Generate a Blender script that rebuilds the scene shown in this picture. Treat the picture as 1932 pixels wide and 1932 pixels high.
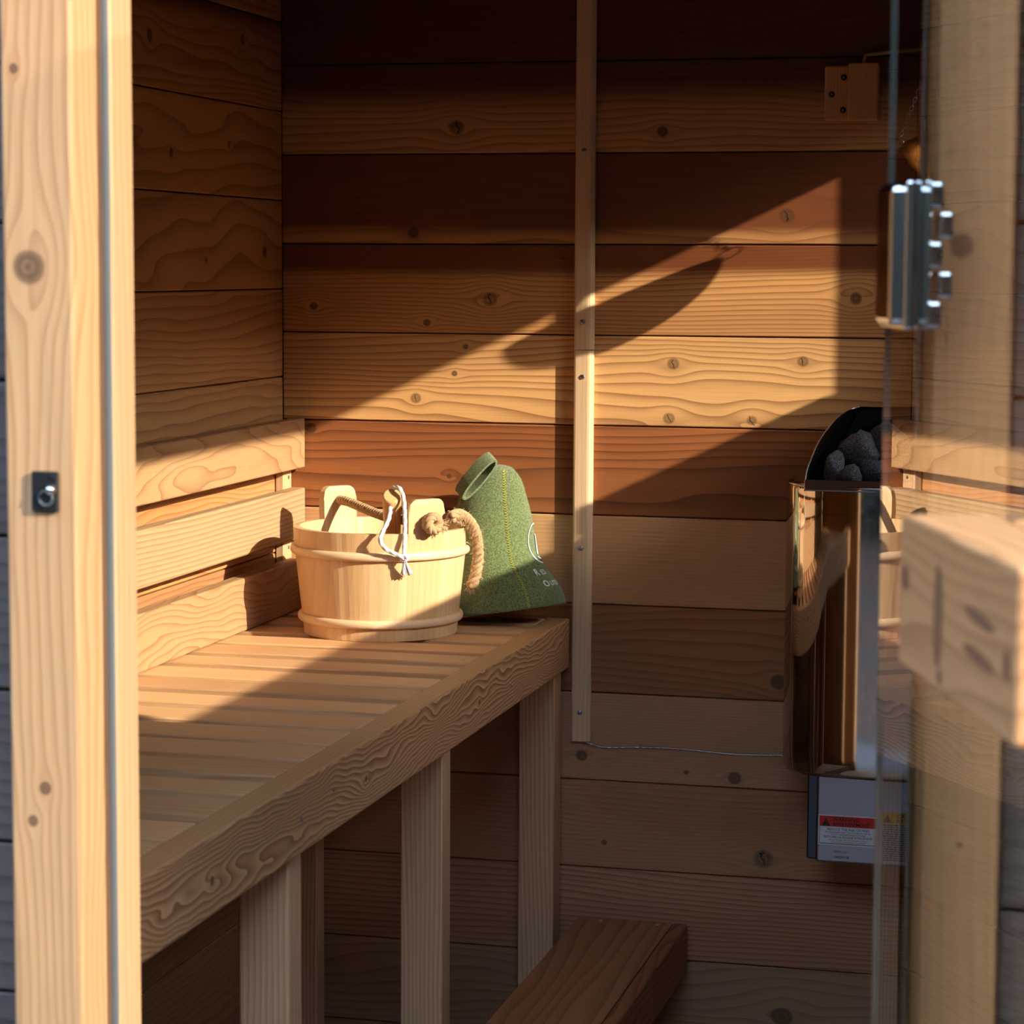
import bpy, bmesh, math, random
from mathutils import Vector, Matrix, noise as mnoise

# ------------------------------------------------------------------ camera
S = bpy.context.scene
COL = S.collection
for o in list(bpy.data.objects):
    bpy.data.objects.remove(o)

cam_d = bpy.data.cameras.new('camera')
cam = bpy.data.objects.new('camera', cam_d)
COL.objects.link(cam)
r_, u_, w_ = (Vector((0.968812, 0.247744, 0.005064)), Vector((-0.029619, 0.095490, 0.994990)),
              Vector((-0.246019, 0.964108, -0.099850)))
M = Matrix(((r_.x, u_.x, -w_.x, 1.472501), (r_.y, u_.y, -w_.y, -4.121087), (r_.z, u_.z, -w_.z, 1.502893), (0, 0, 0, 1)))
cam.matrix_world = M
cam_d.sensor_width = 36.0
cam_d.lens = 4629.71 * 36.0 / 1932.0
cam_d.clip_start = 0.05
cam_d.dof.use_dof = True
cam_d.dof.focus_distance = 4.02
cam_d.dof.aperture_fstop = 11.0
S.camera = cam

# ------------------------------------------------------------------ sky, sun, exposure
SUN_K = 0.476
SUN_R = 2.8
SUN_DIR = Vector((-1.0, 1 / SUN_R, -SUN_K)).normalized()       # direction the light travels
world = bpy.data.worlds.new('sky')
S.world = world
world.use_nodes = True
wn = world.node_tree
wn.nodes.clear()
wo = wn.nodes.new('ShaderNodeOutputWorld')
wb = wn.nodes.new('ShaderNodeBackground')
ws = wn.nodes.new('ShaderNodeTexSky')
ws.sky_type = 'NISHITA'
ws.sun_disc = False
ws.sun_elevation = math.asin(-SUN_DIR.z)
ws.sun_rotation = math.atan2(-SUN_DIR.x, -SUN_DIR.y)
ws.air_density = 1.0
ws.dust_density = 0.3
wb.inputs['Strength'].default_value = 2.5
wt = wn.nodes.new('ShaderNodeMix')
wt.data_type = 'RGBA'; wt.blend_type = 'MULTIPLY'
wt.inputs[0].default_value = 1.0
wt.inputs[7].default_value = (1.12, 0.97, 0.80, 1.0)        # warm white balance of the photograph
wn.links.new(ws.outputs[0], wt.inputs[6])
wn.links.new(wt.outputs[2], wb.inputs[0])
wn.links.new(wb.outputs[0], wo.inputs[0])

sun_d = bpy.data.lights.new('sun', 'SUN')
sun_d.energy = 10.2
sun_d.color = (1.0, 0.86, 0.68)
sun_d.angle = math.radians(0.55)
sun = bpy.data.objects.new('sun', sun_d)
COL.objects.link(sun)
sun.rotation_euler = SUN_DIR.to_track_quat('-Z', 'Y').to_euler()
sun.location = (6, -5, 5)

vs = S.view_settings
vs.view_transform = 'Standard'
vs.look = 'None'
vs.gamma = 1.0
vs.use_curve_mapping = False
vs.exposure = 0.0
S.cycles.max_bounces = 10
S.cycles.diffuse_bounces = 5
S.cycles.adaptive_threshold = 0.08
S.cycles.adaptive_min_samples = 16
S.cycles.glossy_bounces = 6
S.cycles.transparent_max_bounces = 16

# ------------------------------------------------------------------ helpers
WL = {}          # world location of every object's origin


def link(o, loc=(0, 0, 0), parent=None):
    COL.objects.link(o)
    loc = Vector(loc)
    WL[o] = loc
    if parent is not None:
        o.parent = parent
        o.location = loc - WL[parent]
    else:
        o.location = loc
    return o


def tag(o, label=None, cat=None, group=None, kind=None):
    if label: o['label'] = label
    if cat: o['category'] = cat
    if group: o['group'] = group
    if kind: o['kind'] = kind
    return o


def thing(name, loc, label, cat, group=None):
    o = bpy.data.objects.new(name, None)
    o.empty_display_size = 0.05
    link(o, loc)
    return tag(o, label, cat, group)


def from_bm(name, bm, mat, parent=None, loc=(0, 0, 0), smooth=False):
    me = bpy.data.meshes.new(name)
    bm.normal_update()
    bm.to_mesh(me)
    bm.free()
    if smooth:
        me.polygons.foreach_set('use_smooth', [True] * len(me.polygons))
    if mat: me.materials.append(mat)
    o = bpy.data.objects.new(name, me)
    return link(o, loc, parent)


def from_data(name, verts, faces, mat, parent=None, loc=None, smooth=False):
    """verts in world space; origin moved to loc (centre of the bounds by default)"""
    if loc is None:
        lo = [min(v[i] for v in verts) for i in range(3)]
        hi = [max(v[i] for v in verts) for i in range(3)]
        loc = [(a + b) / 2 for a, b in zip(lo, hi)]
    loc = Vector(loc)
    me = bpy.data.meshes.new(name)
    me.from_pydata([tuple(Vector(v) - loc) for v in verts], [], faces)
    me.update()
    bm = bmesh.new(); bm.from_mesh(me)
    bmesh.ops.recalc_face_normals(bm, faces=bm.faces)
    bm.to_mesh(me); bm.free()
    if smooth:
        me.polygons.foreach_set('use_smooth', [True] * len(me.polygons))
    if mat: me.materials.append(mat)
    o = bpy.data.objects.new(name, me)
    return link(o, loc, parent)


def box(name, x0, x1, y0, y1, z0, z1, mat, parent=None, bevel=0.0015, seg=1):
    bm = bmesh.new()
    bmesh.ops.create_cube(bm, size=1.0)
    bmesh.ops.scale(bm, vec=(x1 - x0, y1 - y0, z1 - z0), verts=bm.verts)
    if bevel:
        bmesh.ops.bevel(bm, geom=list(bm.edges), offset=bevel, segments=seg, affect='EDGES', profile=0.5)
    return from_bm(name, bm, mat, parent, ((x0 + x1) / 2, (y0 + y1) / 2, (z0 + z1) / 2))


def obox(name, origin, ax, ay, az, a, b, c, mat, parent=None, bevel=0.0015, seg=1):
    """box in a rotated frame: origin + ax*[a0,a1] + ay*[b0,b1] + az*[c0,c1]; local axes keep the frame"""
    bm = bmesh.new()
    bmesh.ops.create_cube(bm, size=1.0)
    bmesh.ops.scale(bm, vec=(a[1] - a[0], b[1] - b[0], c[1] - c[0]), verts=bm.verts)
    if bevel:
        bmesh.ops.bevel(bm, geom=list(bm.edges), offset=bevel, segments=seg, affect='EDGES', profile=0.5)
    R = Matrix((ax, ay, az)).transposed()
    cen = Vector(origin) + Vector(ax) * (a[0] + a[1]) / 2 + Vector(ay) * (b[0] + b[1]) / 2 + Vector(az) * (c[0] + c[1]) / 2
    o = from_bm(name, bm, mat, parent, cen)
    o.rotation_euler = R.to_euler()
    return o


def smooth_path(pts, n=8):
    pts = [Vector(p) for p in pts]
    out = []
    for i in range(len(pts) - 1):
        p0 = pts[max(i - 1, 0)]; p1 = pts[i]; p2 = pts[i + 1]; p3 = pts[min(i + 2, len(pts) - 1)]
        for k in range(n):
            t = k / n
            out.append(0.5 * ((2 * p1) + (p2 - p0) * t + (2 * p0 - 5 * p1 + 4 * p2 - p3) * t * t + (3 * p1 - p0 - 3 * p2 + p3) * t ** 3))
    out.append(pts[-1])
    return out


def frames(path):
    res = []
    nrm = None
    for i, p in enumerate(path):
        a = path[max(i - 1, 0)]; b = path[min(i + 1, len(path) - 1)]
        t = (b - a).normalized()
        if nrm is None:
            ref = Vector((0, 0, 1)) if abs(t.z) < 0.9 else Vector((1, 0, 0))
            nrm = (ref - t * ref.dot(t)).normalized()
        else:
            nrm = (nrm - t * nrm.dot(t)).normalized()
        res.append((p, t, nrm, t.cross(nrm)))
    return res


def tube_geo(path, rad, n=8, cap=True):
    """returns verts, faces in world space; rad a number or a function of 0..1"""
    V, F = [], []
    fr = frames(path)
    for i, (p, t, a, b) in enumerate(fr):
        r = rad(i / (len(fr) - 1)) if callable(rad) else rad
        for k in range(n):
            th = 2 * math.pi * k / n
            V.append(p + (a * math.cos(th) + b * math.sin(th)) * r)
    for i in range(len(fr) - 1):
        for k in range(n):
            F.append((i * n + k, i * n + (k + 1) % n, (i + 1) * n + (k + 1) % n, (i + 1) * n + k))
    if cap:
        F.append(tuple(range(n - 1, -1, -1)))
        F.append(tuple(range((len(fr) - 1) * n, len(fr) * n)))
    return V, F


def merge(geos):
    V, F = [], []
    for v, f in geos:
        o = len(V)
        V += v
        F += [tuple(i + o for i in q) for q in f]
    return V, F


def tube(name, pts, rad, mat, parent=None, n=8, sm=8, loc=None):
    V, F = tube_geo(smooth_path(pts, sm) if sm else [Vector(p) for p in pts], rad, n)
    return from_data(name, V, F, mat, parent, loc, smooth=True)


def rope_geo(pts, rad, turns_per_m=70, strands=3, sm=10, n=7):
    path = smooth_path(pts, sm)
    # resample finely
    L = [0]
    for a, b in zip(path, path[1:]): L.append(L[-1] + (b - a).length)
    N = max(12, int(L[-1] / 0.0022))
    fine = []
    j = 0
    for i in range(N + 1):
        s = L[-1] * i / N
        while j < len(L) - 2 and L[j + 1] < s: j += 1
        t = (s - L[j]) / max(L[j + 1] - L[j], 1e-9)
        fine.append(path[j].lerp(path[j + 1], t))
    fr = frames(fine)
    geos = []
    for k in range(strands):
        sp = []
        for i, (p, t, a, b) in enumerate(fr):
            s = L[-1] * i / N
            th = 2 * math.pi * (s * turns_per_m + k / strands)
            sp.append(p + (a * math.cos(th) + b * math.sin(th)) * rad * 0.52)
        geos.append(tube_geo(sp, rad * 0.50, n))
    return merge(geos)


def lathe(name, prof, cx, cy, mat, parent=None, n=48, loc=None, smooth=True):
    V, F = [], []
    for (r, z) in prof:
        for k in range(n):
            th = 2 * math.pi * k / n
            V.append((cx + r * math.cos(th), cy + r * math.sin(th), z))
    for i in range(len(prof) - 1):
        for k in range(n):
            F.append((i * n + k, i * n + (k + 1) % n, (i + 1) * n + (k + 1) % n, (i + 1) * n + k))
    return from_data(name, V, F, mat, parent, loc, smooth=smooth)


def screw(name, p, axis, r, mat, parent):
    """small pan-head screw with a cross recess; p on the surface, axis out of it"""
    axis = Vector(axis).normalized()
    ref = Vector((0, 0, 1)) if abs(axis.z) < 0.9 else Vector((1, 0, 0))
    a = (ref - axis * ref.dot(axis)).normalized(); b = axis.cross(a)
    V, F = [], []
    prof = [(1.0, -0.3), (1.0, 0.05), (0.85, 0.3), (0.5, 0.42), (0.22, 0.42), (0.16, 0.1)]
    n = 12
    for (rr, h) in prof:
        for k in range(n):
            th = 2 * math.pi * k / n
            V.append(Vector(p) + (a * math.cos(th) + b * math.sin(th)) * r * rr + axis * r * h)
    for i in range(len(prof) - 1):
        for k in range(n):
            F.append((i * n + k, i * n + (k + 1) % n, (i + 1) * n + (k + 1) % n, (i + 1) * n + k))
    F.append(tuple(range((len(prof) - 1) * n, len(prof) * n)))
    return from_data(name, V, F, mat, parent)


# ------------------------------------------------------------------ materials
class NB:
    def __init__(self, name):
        self.m = bpy.data.materials.new(name)
        self.m.use_nodes = True
        self.t = self.m.node_tree
        self.t.nodes.clear()
        self.out = self.t.nodes.new('ShaderNodeOutputMaterial')

    def n(self, typ): return self.t.nodes.new(typ)

    def put(self, sock, v):
        if isinstance(v, bpy.types.NodeSocket): self.t.links.new(v, sock)
        else: sock.default_value = v

    def math(self, op, a, b=None, c=None):
        nd = self.n('ShaderNodeMath'); nd.operation = op
        self.put(nd.inputs[0], a)
        if b is not None: self.put(nd.inputs[1], b)
        if c is not None: self.put(nd.inputs[2], c)
        return nd.outputs[0]

    def add(self, a, b): return self.math('ADD', a, b)
    def sub(self, a, b): return self.math('SUBTRACT', a, b)
    def mul(self, a, b): return self.math('MULTIPLY', a, b)

    def mix(self, f, a, b, mode='MIX'):
        nd = self.n('ShaderNodeMix'); nd.data_type = 'RGBA'; nd.blend_type = mode
        self.put(nd.inputs[0], f)
        self.put(nd.inputs[6], a if isinstance(a, bpy.types.NodeSocket) else tuple(a) + (1,) * (4 - len(a)))
        self.put(nd.inputs[7], b if isinstance(b, bpy.types.NodeSocket) else tuple(b) + (1,) * (4 - len(b)))
        return nd.outputs[2]

    def step(self, x, a, b, smooth=True):
        nd = self.n('ShaderNodeMapRange')
        nd.interpolation_type = 'SMOOTHSTEP' if smooth else 'LINEAR'
        self.put(nd.inputs[0], x); self.put(nd.inputs[1], a); self.put(nd.inputs[2], b)
        return nd.outputs[0]

    def comb(self, x, y, z):
        nd = self.n('ShaderNodeCombineXYZ')
        self.put(nd.inputs[0], x); self.put(nd.inputs[1], y); self.put(nd.inputs[2], z)
        return nd.outputs[0]

    def noise(self, vec, scale=1.0, detail=2.0, rough=0.5):
        nd = self.n('ShaderNodeTexNoise')
        self.put(nd.inputs['Vector'], vec)
        nd.inputs['Scale'].default_value = scale
        nd.inputs['Detail'].default_value = detail
        nd.inputs['Roughness'].default_value = rough
        return nd.outputs['Fac']

    def object_coords(self):
        nd = self.n('ShaderNodeTexCoord')
        s = self.n('ShaderNodeSeparateXYZ')
        self.t.links.new(nd.outputs['Object'], s.inputs[0])
        return s.outputs, nd.outputs['Object']

    def bsdf(self, color, rough=0.5, metal=0.0, height=None, bump=0.2, dist=0.001, spec=0.5, sheen=0.0):
        p = self.n('ShaderNodeBsdfPrincipled')
        self.put(p.inputs['Base Color'], color if isinstance(color, bpy.types.NodeSocket) else tuple(color) + (1,) * (4 - len(color)))
        self.put(p.inputs['Roughness'], rough)
        p.inputs['Metallic'].default_value = metal
        p.inputs['Specular IOR Level'].default_value = spec
        if sheen:
            p.inputs['Sheen Weight'].default_value = sheen
            p.inputs['Sheen Roughness'].default_value = 0.5
        if height is not None:
            b = self.n('ShaderNodeBump')
            b.inputs['Strength'].default_value = bump
            b.inputs['Distance'].default_value = dist
            self.put(b.inputs['Height'], height)
            self.t.links.new(b.outputs[0], p.inputs['Normal'])
        self.t.links.new(p.outputs[0], self.out.inputs[0])
        return self.m


def plain(name, color, rough=0.5, metal=0.0, spec=0.5):
    return NB(name).bsdf(color, rough, metal, spec=spec)


TAN = (0.56, 0.29, 0.115)
TAN2 = (0.60, 0.35, 0.17)
RED = (0.24, 0.078, 0.025)
DRED = (0.085, 0.022, 0.007)
LINE = (0.22, 0.085, 0.028)


def wood(name, axes='xzy', light=TAN, dark=RED, line=LINE, F=70.0, W=1.6, nu=1.3, nv=7.0, lines=0.55, sharp=4.0,
         fine=0.22, tone=0.35, heart=None, knots=(), rough=0.55, spec=0.35, seed=0.0, tint=0.10, bump=0.25):
    """solid timber: axes = grain axis, across axis, third axis of the object's own coordinates.
    knots: (along, across, radius[, crack]); heart: (colour, across0, width, direction, wander)"""
    B = NB(name)
    (X, Y, Z), vec = B.object_coords()
    ax = {'x': X, 'y': Y, 'z': Z}
    u, v, w = (ax[c] for c in axes)
    info = B.n('ShaderNodeObjectInfo')
    sep = B.n('ShaderNodeSeparateXYZ')
    B.t.links.new(info.outputs['Location'], sep.inputs[0])
    su = B.add(B.mul(sep.outputs[0], 17.3), seed)
    sv = B.add(B.mul(sep.outputs[1], 23.1), B.mul(sep.outputs[2], 31.7))
    v2 = B.add(v, B.mul(w, 0.7))
    nvec = B.comb(B.add(B.mul(u, nu), su), B.add(B.mul(v2, nv), sv), B.mul(w, nv * 0.6))
    n1 = B.noise(nvec, 1.0, 1.0, 0.45)
    n2 = B.noise(B.comb(B.add(B.mul(u, nu * 5), sv), B.mul(v2, nv * 4), su), 1.0, 0.0)
    phi = B.add(B.mul(v2, F), B.mul(B.sub(n1, 0.5), W * 6))
    phi = B.add(phi, B.mul(B.sub(n2, 0.5), W * 0.7))
    core = None; halo = None; crack = None
    for k in knots:
        ku, kv, kr = k[:3]
        du = B.sub(u, ku); dv = B.sub(v, kv)
        g = B.math('EXPONENT', B.mul(B.add(B.math('POWER', B.math('ABSOLUTE', B.mul(du, 1 / (3.0 * kr))), 2.0),
                                           B.math('POWER', B.math('ABSOLUTE', B.mul(dv, 1 / (2.4 * kr))), 2.0)), -1.0))
        phi = B.sub(phi, B.mul(B.mul(B.math('TANH', B.mul(dv, 1.0 / kr)), g), F * kr * 1.5))
        wob = B.mul(B.sub(n2, 0.5), 0.9)
        e = B.add(B.math('SQRT', B.add(B.math('POWER', B.math('ABSOLUTE', B.mul(du, 1 / kr)), 2.0),
                                       B.math('POWER', B.math('ABSOLUTE', B.mul(dv, 1 / (kr * 0.92))), 2.0))), wob)
        c = B.step(e, 1.08, 0.85)
        h = B.mul(g, 0.6)
        rr = B.mul(c, B.add(0.55 + (0.0 if len(k) > 3 else 0.2), B.mul(B.math('SINE', B.mul(e, 13.0)), 0.09)))
        core = rr if core is None else B.math('MAXIMUM', core, rr)
        halo = h if halo is None else B.math('MAXIMUM', halo, h)
        if len(k) > 3:
            nk = B.noise(B.comb(B.mul(u, 40.0), B.mul(v, 110.0), su), 1.0, 1.0)
            cx = B.math('ABSOLUTE', B.add(B.add(du, B.mul(dv, 0.25)), B.mul(B.sub(nk, 0.5), kr * 1.1)))
            cr = B.mul(B.step(cx, kr * 0.10, kr * 0.03), B.step(B.math('ABSOLUTE', dv), kr * 0.8, kr * 0.5))
            crack = cr if crack is None else B.math('MAXIMUM', crack, cr)
    t = B.math('FRACT', phi)
    ring = B.math('POWER', t, sharp * 0.7)
    ring = B.mul(ring, B.step(t, 1.0, 0.97))
    base = B.mix(B.mul(B.step(B.noise(B.comb(B.add(B.mul(u, 0.9), sv), B.mul(v2, 9.0), su), 1.0, 0.0), 0.3, 0.75), tone), light, dark)
    if heart:
        hc, v0, hw, sgn, wand = heart
        d = B.add(B.mul(B.sub(v, v0), sgn), B.mul(B.sub(B.noise(B.comb(B.add(B.mul(u, 1.1), su), B.mul(v, 5.0), 3.1), 1.0, 1.0), 0.5), wand))
        base = B.mix(B.step(d, -hw, hw), base, hc)
    col = B.mix(B.math('MINIMUM', B.mul(ring, lines * 1.3), 1.0), base, B.mix(0.5, line, base, 'MULTIPLY'))
    fib = B.noise(B.comb(B.add(B.mul(u, 14.0), sv), B.add(B.mul(v2, 520.0), su), B.mul(w, 300.0)), 1.0, 0.0)
    fibf = B.add(1.0 - fine * 0.5, B.mul(fib, fine))
    var = B.add(1.0 - tint, B.mul(info.outputs['Random'], 2 * tint))
    col = B.mix(1.0, col, B.comb(B.mul(fibf, var), B.mul(fibf, var), B.mul(fibf, var)), 'MULTIPLY')
    if core is not None:
        col = B.mix(B.mul(halo, 0.55), col, B.mix(0.7, line, light))
        col = B.mix(core, col, (0.065, 0.032, 0.018))
    if crack is not None:
        col = B.mix(crack, col, (0.008, 0.005, 0.004))
    return B.bsdf(col, rough, 0.0, fib, bump, 0.0003, spec)


def pane_glass(name, tint=(0.93, 0.96, 0.95), both=True):
    B = NB(name)
    tr = B.n('ShaderNodeBsdfTransparent'); tr.inputs[0].default_value = tuple(tint) + (1,)
    if both:
        gl = B.n('ShaderNodeBsdfGlossy'); gl.inputs['Roughness'].default_value = 0.0
        gl.inputs['Color'].default_value = (1, 1, 1, 1)
        fr = B.n('ShaderNodeFresnel'); fr.inputs['IOR'].default_value = 1.52
        fac = B.math('MINIMUM', B.math('DIVIDE', B.mul(fr.outputs[0], 2.0), B.add(fr.outputs[0], 1.0)), 1.0)
        mx = B.n('ShaderNodeMixShader')
        B.put(mx.inputs[0], fac)
        B.t.links.new(tr.outputs[0], mx.inputs[1]); B.t.links.new(gl.outputs[0], mx.inputs[2])
        B.t.links.new(mx.outputs[0], B.out.inputs[0])
    else:
        B.t.links.new(tr.outputs[0], B.out.inputs[0])
    return B.m


M_FILL = plain('dark_backing', (0.012, 0.007, 0.004), 0.9)
M_STEEL = plain('polished_steel', (0.50, 0.46, 0.43), 0.045, 1.0)
M_STEEL_B = plain('brushed_steel', (0.55, 0.54, 0.54), 0.22, 1.0)
M_HOOD = plain('dark_mirror_steel', (0.05, 0.05, 0.055), 0.12, 0.9)
M_CHROME = plain('chrome', (0.75, 0.76, 0.78), 0.12, 1.0)
M_SCREW = plain('zinc_screw', (0.42, 0.43, 0.46), 0.3, 1.0)
M_BLACKSCREW = plain('black_screw', (0.02, 0.02, 0.02), 0.35, 0.6)
M_BLACK = plain('black_plastic', (0.012, 0.012, 0.014), 0.35)
M_RUBBER = plain('grey_gasket', (0.10, 0.115, 0.125), 0.5)
M_GASKET = plain('brown_gasket', (0.115, 0.090, 0.075), 0.6)
M_BRASS = plain('brass', (0.62, 0.40, 0.16), 0.28, 1.0)
M_COPPERLIP = plain('tinted_steel', (0.30, 0.16, 0.09), 0.15, 1.0)
M_WHITE_CORD = plain('white_cotton', (0.66, 0.62, 0.64), 0.9)
M_PANE = pane_glass('door_glass')
M_PANE_IN = pane_glass('clear_glass', both=False)
M_EDGE = plain('glass_edge', (0.10, 0.115, 0.105), 0.4)

# ------------------------------------------------------------------ room shell
P = 0.155
XW = 1.55               # right wall
YF = -2.05              # inner face of front wall
ZC = 2.22               # ceiling

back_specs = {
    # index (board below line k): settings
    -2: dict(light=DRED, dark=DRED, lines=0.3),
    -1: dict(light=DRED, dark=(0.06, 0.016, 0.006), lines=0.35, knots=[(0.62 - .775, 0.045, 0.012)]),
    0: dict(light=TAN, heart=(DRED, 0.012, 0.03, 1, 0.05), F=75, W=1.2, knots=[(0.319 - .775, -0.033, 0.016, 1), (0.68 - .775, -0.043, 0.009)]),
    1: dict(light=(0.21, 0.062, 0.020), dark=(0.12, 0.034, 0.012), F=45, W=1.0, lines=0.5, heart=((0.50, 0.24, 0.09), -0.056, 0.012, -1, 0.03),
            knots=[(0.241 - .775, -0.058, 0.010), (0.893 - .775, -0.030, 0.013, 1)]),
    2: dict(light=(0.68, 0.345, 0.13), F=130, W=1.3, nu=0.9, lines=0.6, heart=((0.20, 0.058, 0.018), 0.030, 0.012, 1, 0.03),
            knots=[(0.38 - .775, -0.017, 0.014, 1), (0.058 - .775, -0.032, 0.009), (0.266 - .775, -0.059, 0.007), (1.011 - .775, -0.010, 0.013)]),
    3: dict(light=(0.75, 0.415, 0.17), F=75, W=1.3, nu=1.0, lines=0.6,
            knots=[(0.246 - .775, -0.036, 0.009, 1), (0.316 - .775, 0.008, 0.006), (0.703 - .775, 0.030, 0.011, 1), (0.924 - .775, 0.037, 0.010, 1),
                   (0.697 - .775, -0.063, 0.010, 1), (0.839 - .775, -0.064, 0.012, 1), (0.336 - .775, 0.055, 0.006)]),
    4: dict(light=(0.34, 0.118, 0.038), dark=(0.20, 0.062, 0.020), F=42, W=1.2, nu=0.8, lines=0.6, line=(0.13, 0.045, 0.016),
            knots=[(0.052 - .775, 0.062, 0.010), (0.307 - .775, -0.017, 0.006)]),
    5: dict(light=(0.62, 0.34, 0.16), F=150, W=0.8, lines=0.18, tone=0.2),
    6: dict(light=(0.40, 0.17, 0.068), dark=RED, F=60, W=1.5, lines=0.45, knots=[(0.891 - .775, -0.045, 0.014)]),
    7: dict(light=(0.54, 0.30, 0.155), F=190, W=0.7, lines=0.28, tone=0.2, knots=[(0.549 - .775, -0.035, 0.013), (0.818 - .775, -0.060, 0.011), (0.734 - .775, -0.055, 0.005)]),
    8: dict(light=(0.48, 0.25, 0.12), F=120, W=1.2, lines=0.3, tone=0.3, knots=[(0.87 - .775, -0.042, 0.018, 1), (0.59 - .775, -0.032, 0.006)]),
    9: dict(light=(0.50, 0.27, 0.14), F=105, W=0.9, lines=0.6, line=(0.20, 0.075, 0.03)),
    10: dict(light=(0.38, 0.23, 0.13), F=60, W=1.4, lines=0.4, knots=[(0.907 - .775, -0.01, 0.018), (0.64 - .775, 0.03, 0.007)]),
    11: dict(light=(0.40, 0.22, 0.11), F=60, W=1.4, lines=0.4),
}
wall_back = box('wall_back', -0.045, XW + 0.05, 0.020, 0.045, 0, ZC + 0.05, M_FILL, None, 0)
tag(wall_back, 'back wall of knotty cedar boards behind the bench', kind='structure')
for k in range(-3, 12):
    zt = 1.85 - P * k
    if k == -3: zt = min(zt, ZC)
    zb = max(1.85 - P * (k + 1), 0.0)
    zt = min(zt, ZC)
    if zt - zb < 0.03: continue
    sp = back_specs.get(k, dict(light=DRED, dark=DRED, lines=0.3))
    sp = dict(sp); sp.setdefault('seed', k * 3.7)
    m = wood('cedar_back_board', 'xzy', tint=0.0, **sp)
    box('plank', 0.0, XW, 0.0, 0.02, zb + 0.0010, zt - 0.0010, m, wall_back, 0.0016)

left_specs = {
    -1: dict(light=(0.640, 0.320, 0.115)),
    0: dict(light=(0.589, 0.282, 0.096), F=60, heart=(DRED, 0.055, 0.025, 1, 0.07), knots=[(1.025 - 0.593, 0.0, 0.012), (1.025 - 0.192, 0.03, 0.012)]),
    1: dict(light=(0.640, 0.320, 0.109), F=34, W=0.9, nu=1.6, lines=0.45, knots=[(1.025 - 0.511, -0.016, 0.007), (1.025 - 0.26, 0.007, 0.007)]),
    2: dict(light=(0.678, 0.365, 0.147), F=20, W=1.0, nu=1.6, nv=5, lines=0.45, knots=[(1.025 - 0.091, -0.012, 0.014), (1.025 - 0.366, -0.028, 0.006)]),
    3: dict(light=(0.717, 0.397, 0.173), F=60, W=0.9, nu=1.6, lines=0.45),
    4: dict(light=(0.717, 0.410, 0.186), F=60, W=0.9, nu=1.8, lines=0.45),
    5: dict(light=(0.576, 0.256, 0.096), F=55, W=1.6, lines=0.5, knots=[(1.025 - 0.33, -0.02, 0.016)]),
    6: dict(light=(0.461, 0.230, 0.102), F=80, W=1.0, lines=0.5, knots=[(1.025 - 0.42, 0.02, 0.014)]),
}
wall_left = box('wall_left', -0.045, -0.020, YF - 0.1, 0.045, 0, ZC + 0.05, M_FILL, None, 0)
tag(wall_left, 'left wall of knotty cedar boards', kind='structure')
generic_left = wood('cedar_left_low_board', 'yzx', light=(0.34, 0.17, 0.08), F=70, W=1.3, lines=0.45)
for k in range(-2, 13):
    zt = min(1.9254 - P * k, ZC)
    zb = max(1.9254 - P * (k + 1), 0.0)
    if zt - zb < 0.03: continue
    m = wood('cedar_left_board', 'yzx', tint=0.0, seed=k * 5.1, **left_specs[k]) if k in left_specs else generic_left
    box('plank', -0.02, 0.0, YF, 0.0, zb + 0.0010, zt - 0.0010, m, wall_left, 0.0016)

# right wall with the window the sun comes in by
WY0, WY1 = -1.08 - 1.372 / SUN_R, 0.976 / SUN_R - XW / SUN_R            # near and far edge of the opening
WZT = 1.85 - 0.665 + SUN_K * (XW + 0.05)
WZB = 1.85 - 1.072 + SUN_K * XW
m_right = wood('cedar_right_board', 'yzx', light=(0.50, 0.26, 0.105), F=65, W=1.4)
wall_right = box('wall_right', XW + 0.030, XW + 0.05, YF - 0.1, 0.045, 0, WZB, M_FILL, None, 0)
tag(wall_right, 'right wall of cedar boards with a window', kind='structure')
box('wall_panel', XW + 0.030, XW + 0.05, YF - 0.1, 0.045, WZT, ZC + 0.05, M_FILL, wall_right, 0)
box('wall_panel', XW + 0.030, XW + 0.05, YF - 0.1, WY0, WZB, WZT, M_FILL, wall_right, 0)
box('wall_panel', XW + 0.030, XW + 0.05, WY1, 0.045, WZB, WZT, M_FILL, wall_right, 0)
for k in range(-2, 13):
    zt = min(1.90 - P * k, ZC); zb = max(1.90 - P * (k + 1), 0.0)
    if zt - zb < 0.03: continue
    for (z0, z1) in ((zb, min(zt, WZB)), (max(zb, WZT), zt)):
        if z1 - z0 > 0.004:
            box('plank', XW, XW + 0.03, YF, 0.0, z0 + 0.001, z1 - 0.001, m_right, wall_right, 0.0012)
    z0, z1 = max(zb, WZB), min(zt, WZT)
    if z1 - z0 > 0.004:
        box('plank', XW, XW + 0.03, YF, WY0, z0, z1, m_right, wall_right, 0.0008)
        box('plank', XW, XW + 0.03, WY1, 0.0, z0, z1, m_right, wall_right, 0.0008)
m_trim = wood('cedar_trim', 'zxy', light=(0.60, 0.36, 0.17), F=90, W=0.8, lines=0.35)
win = box('window_1', XW + 0.03, XW + 0.036, WY0, WY1, WZB, WZT, pane_glass('window_glass', (0.95, 0.97, 0.96), both=True), None, 0)
win.data.materials.clear()
win.data.materials.append(pane_glass('window_clear', (0.95, 0.97, 0.96), both=False))
tag(win, 'window pane in the right wall', kind='structure')
# unseen block added on the sill to raise the shadow edge on the wall
box('sill_shadow_block', XW - 0.01, XW + 0.02, -(XW - 0.50) / SUN_R, WY1, WZB, WZB + 0.048, m_trim, win, 0.002)

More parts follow.
